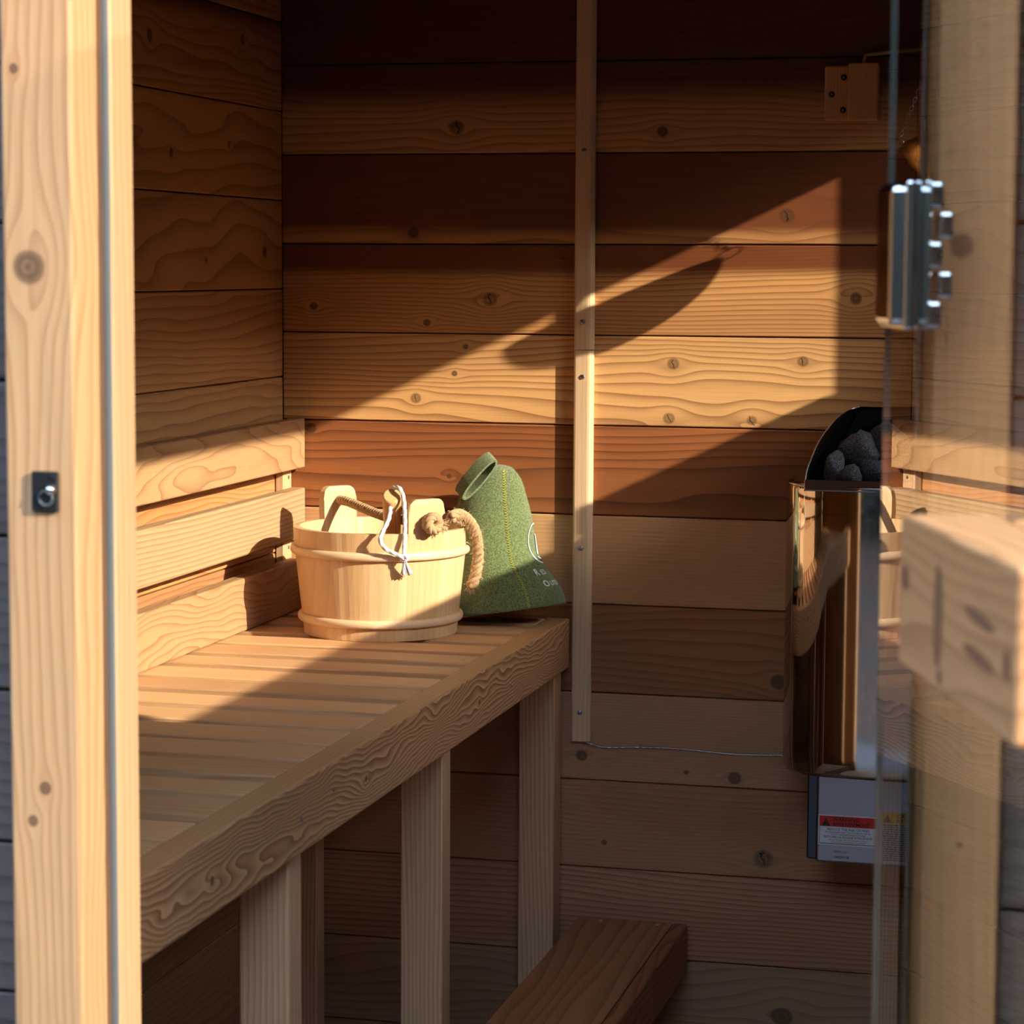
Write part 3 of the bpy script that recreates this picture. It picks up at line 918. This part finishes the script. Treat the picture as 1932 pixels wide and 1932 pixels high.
# stones in the hood
B = NB('sauna_stone')
(_, _, _), vec = B.object_coords()
nn = B.noise(vec, 420.0, 3.0, 0.6)
n0 = B.noise(vec, 60.0, 2.0)
colr = B.mix(B.step(nn, 0.42, 0.68), (0.035, 0.037, 0.044), (0.23, 0.24, 0.27))
colr = B.mix(B.mul(n0, 0.5), colr, (0.07, 0.06, 0.065))
M_STONE = B.bsdf(colr, 0.8, 0.0, nn, 0.5, 0.001)
rs = random.Random(11)
stones = [((1.004, -0.205, 1.182), (0.017, 0.02, 0.028), 'small upright rounded grey stone at the left end of the heater hood'),
          ((1.041, -0.170, 1.211), (0.034, 0.028, 0.029), 'large dark grey heater stone left of the top of the pile'),
          ((1.084, -0.150, 1.220), (0.034, 0.030, 0.034), 'large grey heater stone at the top of the pile'),
          ((1.032, -0.222, 1.174), (0.018, 0.018, 0.019), 'small grey heater stone beside the upright stone in front'),
          ((1.066, -0.198, 1.180), (0.026, 0.020, 0.024), 'dark grey heater stone in the front of the pile'),
          ((1.104, -0.205, 1.182), (0.026, 0.024, 0.026), 'grey heater stone in front behind the glass edge'),
          ((1.150, -0.170, 1.205), (0.034, 0.03, 0.034), 'grey heater stone right of the middle of the pile'),
          ((1.145, -0.222, 1.176), (0.024, 0.02, 0.02), 'small grey heater stone low in front right of the middle'),
          ((1.205, -0.190, 1.190), (0.034, 0.03, 0.032), 'grey heater stone near the right end of the pile'),
          ((1.035, -0.120, 1.185), (0.03, 0.03, 0.03), 'grey heater stone at the back left of the pile')]
for (c, rad, lab) in stones:
    bm = bmesh.new()
    bmesh.ops.create_icosphere(bm, subdivisions=3, radius=1.0)
    sd = Vector((rs.uniform(-9, 9), rs.uniform(-9, 9), rs.uniform(-9, 9)))
    for v in bm.verts:
        d = v.co.normalized()
        k = 1.0 + 0.20 * mnoise.noise(d * 1.1 + sd) + 0.05 * mnoise.noise(d * 4 + sd)
        # flatten a few facets
        for q in range(7):
            nrm = Vector((math.sin(q * 2.1 + sd.x), math.cos(q * 1.7 + sd.y), math.sin(q * 0.9 + sd.z))).normalized()
            dd = d.dot(nrm) * k
            if dd > 0.70: k *= 0.70 / dd
        v.co = Vector((d.x * rad[0], d.y * rad[1], d.z * rad[2])) * k * 1.08
    o = from_bm('heater_stone', bm, M_STONE, None, c, True)
    tag(o, lab, 'stone', 'stones in the heater hood')

# ------------------------------------------------------------------ hanging brass bowl above the heater
BC = Vector((0.593 + 0.57, -0.57 / SUN_R, 1.7078)); BR = 0.194 / math.sqrt(1 + SUN_R ** 2)
bowl = thing('hanging_bowl', BC - Vector((0, 0, 0.07)), 'round brass aroma bowl hanging on chains above the heater', 'bowl')
TILT = Matrix.Rotation(math.radians(-15), 3, Vector((1, SUN_R, 0)).normalized())      # hangs a little askew
prof = []
for i in range(17):
    a = math.pi / 2 * i / 16
    prof.append((BR * math.sin(a), -0.070 * math.cos(a)))
prof += [(r * 0.97, z * 0.97 + 0.0008) for (r, z) in reversed(prof)]
V, F = [], []
n = 56
for (r, z) in prof:
    for k in range(n):
        th = 2 * math.pi * k / n
        V.append(BC + TILT @ Vector((r * math.cos(th), r * math.sin(th), z)))
for i in range(len(prof) - 1):
    for k in range(n):
        F.append((i * n + k, i * n + (k + 1) % n, (i + 1) * n + (k + 1) % n, (i + 1) * n + k))
from_data('bowl_body', V, F, M_BRASS, bowl, smooth=True)
apex = BC + Vector((0, 0, 0.17))
for i, ang in enumerate((math.radians(188), math.radians(70), math.radians(308))):
    ed = TILT @ Vector((math.cos(ang), math.sin(ang), 0))
    rp = BC + ed * (BR + 0.003) + Vector((0, 0, 0.003))
    ta = Vector((-math.sin(ang), math.cos(ang), 0))
    ring = [rp + (ed * math.cos(2 * math.pi * k / 24) + UP * math.sin(2 * math.pi * k / 24)) * 0.0075 for k in range(25)]
    V, F = tube_geo(ring, 0.0009, 6, False)
    from_data('bowl_ring', V, F, M_CHROME, bowl, smooth=True)
    p0 = rp + Vector((0, 0, 0.007)); dirv = (apex - p0)
    L = dirv.length; dirv.normalize()
    nl = int(L / 0.0068)
    geos = []
    for j in range(nl):
        cpt = p0 + dirv * (L * (j + 0.5) / nl)
        sdv = ta if j % 2 == 0 else dirv.cross(ta).normalized()
        lk = [cpt + dirv * math.cos(2 * math.pi * k / 12) * 0.0048 + sdv * math.sin(2 * math.pi * k / 12) * 0.0028 for k in range(13)]
        geos.append(tube_geo(lk, 0.0008, 5, False))
    V, F = merge(geos)
    tag(from_data('chain', V, F, M_CHROME, bowl, smooth=True), kind='stuff')
tube('hook', [apex + Vector((0, 0, -0.004)), apex + Vector((0.0, 0, 0.1)), Vector((apex.x, apex.y, ZC))], 0.0016, M_CHROME, bowl, 6, 4)

# ------------------------------------------------------------------ bucket
BX, BY = 0.255, -0.235
ZB, ZR, ZE = BT - 0.001, 1.072, 1.127
R0, R1, TH = 0.1275, 0.1465, 0.013
bucket = thing('sauna_bucket', (BX, BY, ZB), 'pale wooden sauna bucket with rope handle on the bench', 'bucket')
m_stave = wood('stave_wood', 'zxy', light=(0.68, 0.465, 0.265), dark=(0.58, 0.34, 0.15), line=(0.46, 0.25, 0.10), F=70, W=0.8, nu=0.8, nv=7, lines=0.16, sharp=3, tint=0.05, tone=0.6, fine=0.10, rough=0.4)
m_hoop = wood('hoop_wood', 'xyz', light=(0.70, 0.50, 0.31), dark=(0.64, 0.43, 0.25), F=30, W=0.3, lines=0.04, tint=0.02, rough=0.4)
A_LB = math.atan2(0.0965, -0.111)
A_FR = A_LB + math.pi
EW = math.radians(27.5)


def rad_at(z): return R0 + (R1 - R0) * (z - ZB) / (ZR - ZB)


def stave(a0, a1, ear):
    n = 22 if ear else 6
    V, F = [], []
    mid = (a0 + a1) / 2; hw = (a1 - a0) / 2
    lev = [0, .12, .3, .5, .7, .88, 1.0]
    cols = []
    for i in range(n + 1):
        a = a0 + (a1 - a0) * i / n
        top = ZR
        if ear:
            e = abs(a - mid) / hw
            rc = 0.46
            top = ZE if e < 1 - rc else ZE - 0.020 * (1 - math.sqrt(max(0, 1 - ((e - (1 - rc)) / rc) ** 2)))
        cols.append((a, top))
    nl = len(lev) + (4 if ear else 0)
    for side in (0, 1):
        for (a, top) in cols:
            zs = [ZB + (ZR - ZB) * l for l in lev]
            if ear: zs += [ZR + (top - ZR) * q for q in (0.3, 0.6, 0.85, 1.0)]
            for z in zs:
                g = 0.00035 if (a in (cols[0][0], cols[-1][0])) else 0
                r = min(rad_at(z), R1 + 0.001) - g - (TH if side else 0)
                if z >= zs[-1] - 1e-6: r += 0.001 if side else -0.001
                V.append((BX + r * math.cos(a), BY + r * math.sin(a), z))
    m = n + 1
    def ix(s, i, j): return s * m * nl + i * nl + j
    for i in range(n):
        for j in range(nl - 1):
            F.append((ix(0, i, j), ix(0, i + 1, j), ix(0, i + 1, j + 1), ix(0, i, j + 1)))
            F.append((ix(1, i, j), ix(1, i, j + 1), ix(1, i + 1, j + 1), ix(1, i + 1, j)))
        F.append((ix(0, i, nl - 1), ix(0, i + 1, nl - 1), ix(1, i + 1, nl - 1), ix(1, i, nl - 1)))
        F.append((ix(0, i, 0), ix(1, i, 0), ix(1, i + 1, 0), ix(0, i + 1, 0)))
    for i in (0, n):
        for j in range(nl - 1):
            F.append((ix(0, i, j), ix(0, i, j + 1), ix(1, i, j + 1), ix(1, i, j)))
    return from_data('ear_stave' if ear else 'stave', V, F, m_stave, bucket)


stave(A_LB - EW / 2, A_LB + EW / 2, True)
stave(A_FR - EW / 2, A_FR + EW / 2, True)
NS = 7
for st in (A_LB + EW / 2, A_FR + EW / 2):
    span = math.pi - EW
    for i in range(NS):
        stave(st + span * i / NS, st + span * (i + 1) / NS, False)
lathe('bucket_floor', [(0.0, ZB + 0.012), (R0 - 0.008, ZB + 0.012), (R0 - 0.008, ZB + 0.024), (0.0, ZB + 0.024)], BX, BY, m_stave, bucket, 40, smooth=False)
for (zc, rr) in ((1.0345, 0.0074), (0.9225, 0.0072)):
    V, F = [], []
    n, mm = 72, 12
    for i in range(n):
        a = 2 * math.pi * i / n
        for k in range(mm):
            t = 2 * math.pi * k / mm
            r = rad_at(zc) + 0.0025 + rr * 0.72 * math.cos(t)
            V.append((BX + r * math.cos(a), BY + r * math.sin(a), zc + rr * math.sin(t)))
    for i in range(n):
        for k in range(mm):
            F.append((i * mm + k, ((i + 1) % n) * mm + k, ((i + 1) % n) * mm + (k + 1) % mm, i * mm + (k + 1) % mm))
    from_data('hoop', V, F, m_hoop, bucket, smooth=True)

B = NB('hemp_rope')
(_, _, _), vec = B.object_coords()
rn = B.noise(vec, 900.0, 3.0, 0.6)
M_ROPE = B.bsdf(B.mix(B.step(rn, 0.35, 0.7), (0.30, 0.17, 0.075), (0.66, 0.45, 0.25)), 0.9, 0.0, rn, 0.6, 0.0012)
lb = Vector((BX + (R1 - 0.010) * math.cos(A_LB), BY + (R1 - 0.010) * math.sin(A_LB), 1.103))
fr_ = Vector((BX + (R1 - 0.012) * math.cos(A_FR), BY + (R1 - 0.012) * math.sin(A_FR), 1.088))
lbin = lb.lerp(fr_, 0.05)
pts = [lb, lb.lerp(fr_, 0.12) + Vector((0, 0, 0.001)), lb.lerp(fr_, 0.35) + Vector((0, 0, -0.004)), lb.lerp(fr_, 0.55) + Vector((0, 0, -0.007)),
       lb.lerp(fr_, 0.8) + Vector((0, 0, -0.004)), fr_]
V, F = rope_geo(pts, 0.0084, 50, 3)
from_data('rope_handle', V, F, M_ROPE, bucket, smooth=True)
# knot outside the front ear: a doubled coil
kc = Vector((0.3975, -0.3755, 1.0905))
kout = Vector((math.cos(A_FR), math.sin(A_FR), 0))
kc = Vector((BX, BY, 0)) + kout * (R1 + 0.012); kc.z = 1.0885
kt = Vector((-kout.y, kout.x, 0))
pts = []
for i in range(0, 26):
    th = 2 * math.pi * i / 13
    pts.append(kc + (kt * math.cos(th) + UP * math.sin(th)) * (0.0115 - 0.002 * (i / 26)) + kout * (0.004 * math.sin(th * 0.5) + 0.002))
V, F = rope_geo(pts, 0.0082, 40, 3, 4)
from_data('rope_knot', V, F, M_ROPE, bucket, smooth=True)
TAIL = [(0.3994, -0.315, 1.0953), (0.4015, -0.3, 1.0991), (0.4039, -0.27, 1.0963), (0.4087, -0.235, 1.0816), (0.4143, -0.215, 1.0576), (0.4153, -0.205, 1.0256), (0.4118, -0.205, 0.9943), (0.4036, -0.205, 0.9691)]
V, F = rope_geo(TAIL, 0.0100, 28, 3, 8)
from_data('rope_tail', V, F, M_ROPE, bucket, smooth=True)
rf = random.Random(3)
tp = smooth_path(TAIL, 10)
geos = []
for i in range(700):
    p = rf.choice(tp[6:])
    d = Vector((rf.uniform(-1, 1), rf.uniform(-1, 1), rf.uniform(-1, 0.7))).normalized()
    a = p + d * 0.0085
    b = a + d * rf.uniform(0.003, 0.008) + Vector((0, 0, -rf.uniform(0, 0.004)))
    geos.append(tube_geo([a, b], 0.00022, 3, False))
for i in range(30):
    b0 = tp[-1] + Vector((rf.uniform(-.004, .004), rf.uniform(-.004, .004), 0.002))
    geos.append(tube_geo([b0, b0 + Vector((rf.uniform(-.004, .004), rf.uniform(-.004, .004), -rf.uniform(.004, .014)))], 0.0003, 3, False))
for i in range(40):
    d = (kt * rf.uniform(0.2, 1) + UP * rf.uniform(-1, 0.3) + kout * rf.uniform(0, 0.8)).normalized()
    a = kc + kt * 0.012 + d * 0.004
    geos.append(tube_geo([a, a + d * rf.uniform(0.006, 0.017)], 0.0006, 3, False))
V, F = merge(geos)
tag(from_data('rope_fibres', V, F, M_ROPE, bucket), kind='stuff')

# ------------------------------------------------------------------ ladle in the bucket
ladle = thing('ladle', (0.27, -0.21, ZB + 0.025), 'wooden ladle standing in the bucket with a white cotton loop', 'ladle')
m_ladle = wood('ladle_wood', 'zxy', light=(0.70, 0.42, 0.19), dark=(0.58, 0.31, 0.12), line=(0.34, 0.16, 0.06), F=330, W=0.8, lines=0.55, tint=0.0, rough=0.4)
le = Vector((0.3085, -0.345, 1.1330)); lbm = Vector((0.262, -0.185, ZB + 0.045))
dv = (lbm - le).normalized()
ref = Vector((0.955, 0.297, 0))
la = (ref - dv * ref.dot(dv)).normalized(); lc = dv.cross(la)
Lh = (lbm - le).length
V, F = [], []
prof = [(0.0, 0.0125), (0.0012, 0.0142), (0.004, 0.0152), (0.03, 0.0152), (0.10, 0.0130), (Lh, 0.0095)]
n = 20
for (s, r) in prof:
    for k in range(n):
        th = 2 * math.pi * k / n
        V.append(tuple((la * math.cos(th) * r + lc * math.sin(th) * r * 1.12) + dv * s))
for i in range(len(prof) - 1):
    for k in range(n):
        F.append((i * n + k, i * n + (k + 1) % n, (i + 1) * n + (k + 1) % n, (i + 1) * n + k))
F.append(tuple(range(n))); F.append(tuple(range((len(prof) - 1) * n, len(prof) * n)))
RM = Matrix((la, lc, dv)).transposed()
hd = from_data('ladle_handle', V, F, m_ladle, ladle, loc=(0, 0, 0), smooth=False)
hd.location = le - WL[ladle]
for v in hd.data.vertices: v.co = RM.inverted() @ v.co
hd.rotation_euler = RM.to_euler()
for p in hd.data.polygons: p.use_smooth = len(p.vertices) == 4
prof = [(0.0, ZB + 0.0255), (0.018, ZB + 0.026), (0.030, ZB + 0.034), (0.034, ZB + 0.056), (0.031, ZB + 0.056), (0.027, ZB + 0.037), (0.016, ZB + 0.030), (0.0, ZB + 0.0295)]
lathe('ladle_bowl', prof, 0.245, -0.155, m_ladle, ladle, 28)
CA = [(0.308, -0.35, 1.114), (0.3112, -0.372, 1.0965), (0.3046, -0.388, 1.074), (0.3038, -0.391, 1.0624), (0.3114, -0.387, 1.0502), (0.3264, -0.378, 1.0412), (0.3367, -0.371, 1.0347)]
CB = [(0.3063, -0.33, 1.1423), (0.312, -0.337, 1.1448), (0.3225, -0.345, 1.1432), (0.3303, -0.35, 1.125), (0.3345, -0.358, 1.0916), (0.3358, -0.365, 1.0623), (0.3367, -0.371, 1.0356)]
V, F = merge([rope_geo(CA, 0.0041, 130, 4, 8, 6), rope_geo(CB, 0.0041, 130, 4, 8, 6)])
from_data('cord_loop', V, F, M_WHITE_CORD, ladle, smooth=True)
kc2 = Vector((0.3367, -0.371, 1.0347))
pts = [kc2 + Vector((math.cos(2 * math.pi * i / 10) * 0.0052, -0.001 * math.sin(i), math.sin(2 * math.pi * i / 10) * 0.0045)) for i in range(16)]
V, F = rope_geo(pts, 0.0036, 120, 4, 4, 6)
from_data('cord_knot', V, F, M_WHITE_CORD, ladle, smooth=True)
geos = []
for i in range(26):
    f = i / 25
    e = Vector((0.3311, -0.367, 1.0066)).lerp(Vector((0.3476, -0.36, 1.0098)), f) + Vector((rf.uniform(-.001, .001), rf.uniform(-.002, .002), rf.uniform(-.003, .003)))
    s0 = kc2 + Vector((rf.uniform(-.003, .003), 0, -0.004))
    geos.append(tube_geo(smooth_path([s0, s0.lerp(e, .5) + Vector((rf.uniform(-.001, .001), -0.001, 0)), e], 4), 0.0010, 4))
V, F = merge(geos)
tag(from_data('cord_fray', V, F, M_WHITE_CORD, ladle, smooth=True), kind='stuff')

# ------------------------------------------------------------------ felt hat
hat = thing('felt_hat', (0.432, -0.085, BT), 'green felt sauna hat with yellow stitching leaning against the back wall', 'hat')
B = NB('green_felt')
(_, _, _), vec = B.object_coords()
f1 = B.noise(vec, 380.0, 4.0, 0.7)
f2 = B.noise(vec, 55.0, 3.0, 0.6)
f3 = B.noise(vec, 1400.0, 2.0, 0.6)
colf = B.mix(B.step(f1, 0.30, 0.72), (0.050, 0.082, 0.026), (0.270, 0.345, 0.145))
colf = B.mix(B.mul(f2, 0.45), colf, (0.13, 0.15, 0.035))
colf = B.mix(B.mul(B.step(f3, 0.55, 0.8), 0.35), colf, (0.42, 0.48, 0.30))
M_FELT = B.bsdf(colf, 0.95, 0.0, B.add(f1, f3), 0.9, 0.0015, 0.15, sheen=0.35)
M_THREAD = plain('yellow_thread', (0.55, 0.50, 0.06), 0.7)
M_PRINT = plain('white_print', (0.85, 0.86, 0.88), 0.6)
# profile: t, centre x, centre y, half width x, half depth y, z
HP = [(0.00, 0.4345, -0.083, 0.1010, 0.072, 0.900), (0.15, 0.4290, -0.081, 0.0920, 0.068, 0.938), (0.33, 0.4150, -0.080, 0.0760, 0.064, 0.985),
      (0.50, 0.4085, -0.075, 0.0700, 0.059, 1.030), (0.66, 0.4045, -0.070, 0.0655, 0.053, 1.075), (0.80, 0.4035, -0.066, 0.0560, 0.045, 1.113),
      (0.90, 0.4060, -0.064, 0.0455, 0.036, 1.138), (0.96, 0.4100, -0.063, 0.0310, 0.025, 1.153), (0.99, 0.4140, -0.062, 0.0170, 0.014, 1.161), (1.0, 0.4150, -0.062, 0.0030, 0.003, 1.1635)]


def hat_pt(th, t, off=0.0):
    t = min(max(t, 0.0), 1.0)
    for i in range(len(HP) - 1):
        if t <= HP[i + 1][0] + 1e-9: break
    a, b = HP[i], HP[i + 1]
    f = (t - a[0]) / (b[0] - a[0])
    p0 = HP[max(i - 1, 0)]; p3 = HP[min(i + 2, len(HP) - 1)]
    def cr(k):
        # monotone-ish hermite
        m1 = (b[k] - p0[k]) / max(b[0] - p0[0], 1e-6) * (b[0] - a[0])
        m2 = (p3[k] - a[k]) / max(p3[0] - a[0], 1e-6) * (b[0] - a[0])
        return (2 * f ** 3 - 3 * f ** 2 + 1) * a[k] + (f ** 3 - 2 * f ** 2 + f) * m1 + (-2 * f ** 3 + 3 * f ** 2) * b[k] + (f ** 3 - f ** 2) * m2
    cx, cy, rx, ry, z = (cr(k) for k in range(1, 6))
    rx += off; ry += off
    c, s = math.cos(th), math.sin(th)
    # four panels: flattened between seams, a pinch along each seam
    q = abs(math.sin((th - SEAM) * 2))
    bulge = 1.0 + 0.015 * q - 0.012 * (1 - q) ** 6
    fold = 1.0 + 0.03 * math.sin(th * 3 + 1.0) * (1 - t) * 0.6
    # the right-hand brim rides up
    tilt = 0.016 * (1 + c) * (1 - t) ** 1.5 - 0.004 * s * (1 - t)
    return Vector((cx + rx * c * bulge * fold, cy + ry * s * bulge * fold, z + tilt))


SEAM = math.radians(-57)
NTH, NT = 96, 60
V, F = [], []
tv = [1 - (1 - i / NT) ** 1.25 for i in range(NT + 1)]
for t in tv:
    for k in range(NTH):
        V.append(hat_pt(2 * math.pi * k / NTH, t))
for i in range(NT):
    for k in range(NTH):
        F.append((i * NTH + k, i * NTH + (k + 1) % NTH, (i + 1) * NTH + (k + 1) % NTH, (i + 1) * NTH + k))
F.append(tuple(range(NT * NTH, (NT + 1) * NTH)))
# inner wall so the brim has thickness
o = len(V)
for t in tv[:12]:
    for k in range(NTH):
        V.append(hat_pt(2 * math.pi * k / NTH, t, -0.0045))
for i in range(11):
    for k in range(NTH):
        F.append((o + i * NTH + k, o + (i + 1) * NTH + k, o + (i + 1) * NTH + (k + 1) % NTH, o + i * NTH + (k + 1) % NTH))
for k in range(NTH):
    F.append((k, o + k, o + (k + 1) % NTH, (k + 1) % NTH))
from_data('crown', V, F, M_FELT, hat, smooth=True)
# zigzag stitching on two seams
for sa in (SEAM, SEAM - math.pi / 2):
    pts = []
    N = 110
    for i in range(N + 1):
        t = 0.012 + 0.965 * i / N
        wdt = 0.022 if i % 2 else -0.022
        wdt *= 0.0035 / 0.022 / max(0.02, (0.078 * (1 - t * 0.6)))
        pts.append(hat_pt(sa + wdt * 0.55, t, 0.0010))
    V, F = tube_geo(pts, 0.00085, 5)
    tag(from_data('stitching', V, F, M_THREAD, hat), kind='stuff')
# loop of felt on the top
lp = []
cl_ = Vector((0.389, -0.120, 1.148))
axd = Vector((0.64, 0.10, 0.77)).normalized()       # long direction of the flattened loop
axw = Vector((0.62, -0.60, -0.50)).normalized()     # the strip's width
axw = (axw - axd * axw.dot(axd)).normalized()
axn = axd.cross(axw)
path = []
for i in range(41):
    th = 2 * math.pi * i / 40
    path.append((axd * math.copysign(abs(math.cos(th)) ** 0.8, math.cos(th)) * 0.0400 + axn * math.sin(th) * 0.0080))
V, F = [], []
for k, p in enumerate(path[:-1]):
    nrm = (axn * math.sin(2 * math.pi * k / 40) * 1.0 + axd * math.cos(2 * math.pi * k / 40) * 0.4).normalized()
    for (w, h) in ((-1, 0), (1, 0), (1, 1), (-1, 1)):
        V.append(cl_ + p + axw * w * 0.0130 + nrm * h * 0.0042)
n = 40
for k in range(n):
    k2 = (k + 1) % n
    for j in range(4):
        F.append((k * 4 + j, k * 4 + (j + 1) % 4, k2 * 4 + (j + 1) % 4, k2 * 4 + j))
from_data('hanging_loop', V, F, M_FELT, hat, smooth=False)
# felt fuzz
rh = random.Random(8)
geos = []
for i in range(5200):
    th = rh.uniform(-math.pi, 0.9); t = rh.uniform(0.0, 0.99)
    p = hat_pt(th, t)
    nn_ = (hat_pt(th, t, 0.01) - p).normalized()
    d = (nn_ + Vector((rh.gauss(0, .9), rh.gauss(0, .9), rh.gauss(0, .9)))).normalized()
    geos.append(tube_geo([p, p + d * rh.uniform(0.0012, 0.0034)], 0.00016, 3, False))
V, F = merge(geos)
tag(from_data('felt_fuzz', V, F, M_FELT, hat), kind='stuff')


def hat_strip(name, tl, w=0.0010, closed=False):
    """thin printed line on the felt; tl = list of (theta, t)"""
    V, F = [], []
    for i, (a, t) in enumerate(tl):
        b_ = tl[min(i + 1, len(tl) - 1)]; a_ = tl[max(i - 1, 0)]
        p = hat_pt(a, t, 0.0014); d = (hat_pt(b_[0], b_[1], .0014) - hat_pt(a_[0], a_[1], .0014)).normalized()
        nrm = (hat_pt(a, t, 0.01) - hat_pt(a, t, 0)).normalized()
        s = nrm.cross(d).normalized()
        V += [p - s * w, p + s * w]
    for i in range(len(tl) - 1):
        F.append((2 * i, 2 * i + 1, 2 * i + 3, 2 * i + 2))
    return V, F


LA, LT = math.radians(2), 0.455           # centre of the printed roundel
gl = [hat_strip('', [(LA + 0.46 * math.cos(x), LT + 0.140 * math.sin(x)) for x in [2 * math.pi * i / 48 for i in range(49)]], 0.0010)]
gl.append(hat_strip('', [(LA - 0.14 + 0.02 * i, LT - 0.07 + 0.02 * i) for i in range(8)], 0.0035))
gl.append(hat_strip('', [(LA - 0.16, LT - 0.09), (LA - 0.06, LT - 0.105), (LA + 0.1, LT - 0.11)], 0.0009))
V, F = merge(gl)
from_data('printed_emblem', V, F, M_PRINT, hat)


def hat_text(s, th0, t0, size):
    cu = bpy.data.curves.new('printed_lettering', 'FONT'); cu.body = s; cu.size = 1.0; cu.resolution_u = 2; cu.offset = 0.012
    ob = bpy.data.objects.new('printed_lettering', cu); COL.objects.link(ob)
    me = bpy.data.meshes.new_from_object(ob.evaluated_get(bpy.context.evaluated_depsgraph_get()))
    bpy.data.objects.remove(ob)
    bm = bmesh.new(); bm.from_mesh(me)
    V = []
    for v in bm.verts:
        ang = th0 + v.co.x * size / 0.085
        V.append(hat_pt(ang, t0 + v.co.y * size / 0.26, 0.0014))
    F = [tuple(v.index for v in f.verts) for f in bm.faces]
    bm.free()
    return V, F


V, F = merge([hat_text('R', math.radians(-33), 0.235, 0.017), hat_text('ED', math.radians(-22.5), 0.238, 0.0125)])
from_data('printed_lettering', V, F, M_PRINT, hat)
V, F = merge([hat_text('O', math.radians(-31), 0.150, 0.017), hat_text('UTD', math.radians(-20), 0.153, 0.0125)])
from_data('printed_lettering', V, F, M_PRINT, hat)

# ------------------------------------------------------------------ outdoors in front of the sauna
m_deck = wood('grey_deck_board', 'xyz', light=(0.16, 0.15, 0.16), dark=(0.11, 0.10, 0.11), line=(0.05, 0.045, 0.045), F=60, W=1.0)
deck = box('floor_deck', -1.2, 3.2, -3.9, -2.16, -0.12, -0.06, M_FILL, None, 0)
tag(deck, 'grey deck in front of the door', kind='structure')
for i in range(12):
    box('plank', -1.2, 3.2, -2.17 - 0.145 * (i + 1) + 0.005, -2.17 - 0.145 * i, -0.06, -0.03, m_deck, deck, 0.002)
B = NB('leaf_litter')
(_, _, _), vec = B.object_coords()
g1 = B.noise(vec, 9.0, 5.0, 0.65); g2 = B.noise(vec, 0.8, 3.0, 0.6)
gc = B.mix(B.step(g1, 0.35, 0.65), (0.035, 0.020, 0.016), (0.16, 0.085, 0.06))
gc = B.mix(B.step(g2, 0.45, 0.65), gc, (0.06, 0.055, 0.045))
M_GROUND = B.bsdf(gc, 0.95, 0.0, g1, 0.6, 0.03)
gr = box('ground', -40, 40, -60, 20, -0.40, -0.20, M_GROUND, None, 0)
tag(gr, 'leaf covered ground outside the sauna', kind='structure')
# unseen wall added on the right to shade the right-hand post
post_shade = box('wall_shade', 1.79, 1.83, -2.42, -2.11, -0.03, 2.5, m_side, None, 0.003)
tag(post_shade, 'short grey wall, out of view, added to shade the right door post', kind='structure')

# unseen woodland ring added to block low sky, notched to pass the sun
B = NB('screen_foliage')
(_, _, _), vec = B.object_coords()
h1_ = B.noise(vec, 2.2, 5.0, 0.7)
M_SCREEN = B.bsdf(B.mix(B.step(h1_, 0.35, 0.7), (0.012, 0.012, 0.010), (0.075, 0.070, 0.050)), 0.95, 0.0, h1_, 0.8, 0.2)
V, F = [], []
n = 240
def screen_height(deg):
    """height of the added woodland screen, lower where the sun stands and out in front of the door"""
    marks = ((-180, 6.0), (-150, 6.0), (-60, 6.0), (-48, 8.5), (-30.5, 8.5), (-27, 5.1), (-4.5, 5.1), (-1, 8.5), (120, 8.5), (180, 6.0))
    for (a0, h0_), (a1, h1__) in zip(marks, marks[1:]):
        if a0 <= deg <= a1: return h0_ + (h1__ - h0_) * (deg - a0) / (a1 - a0)
    return 6.0


for j, (fz, rr) in enumerate(((-0.05, 10.0), (0.28, 9.6), (0.58, 9.7), (0.80, 10.0), (1.0, 10.5))):
    for k in range(n):
        th = 2 * math.pi * k / n - math.pi
        w = mnoise.noise(Vector((math.cos(th) * 6, math.sin(th) * 6, fz * 5)))
        r = rr + 0.6 * w
        V.append((0.8 + r * math.cos(th), -2.0 + r * math.sin(th), fz * screen_height(math.degrees(th)) + (0.25 * w if j == 4 else 0)))
for j in range(4):
    for k in range(n):
        F.append((j * n + k, j * n + (k + 1) % n, (j + 1) * n + (k + 1) % n, (j + 1) * n + k))
tag(from_data('woodland_screen', V, F, M_SCREEN), 'added ring of dark woodland, out of view, blocking low sky', kind='stuff')
eave_screen = box('eave_screen', -0.45, XW + 0.05 + 0.62, -2.45, 0.35, 2.29, 2.35, m_side, None, 0.004)  # unseen overhang added to cut sky light through the window
tag(eave_screen, 'unseen eave slab added to cut sky light at the window', kind='structure')
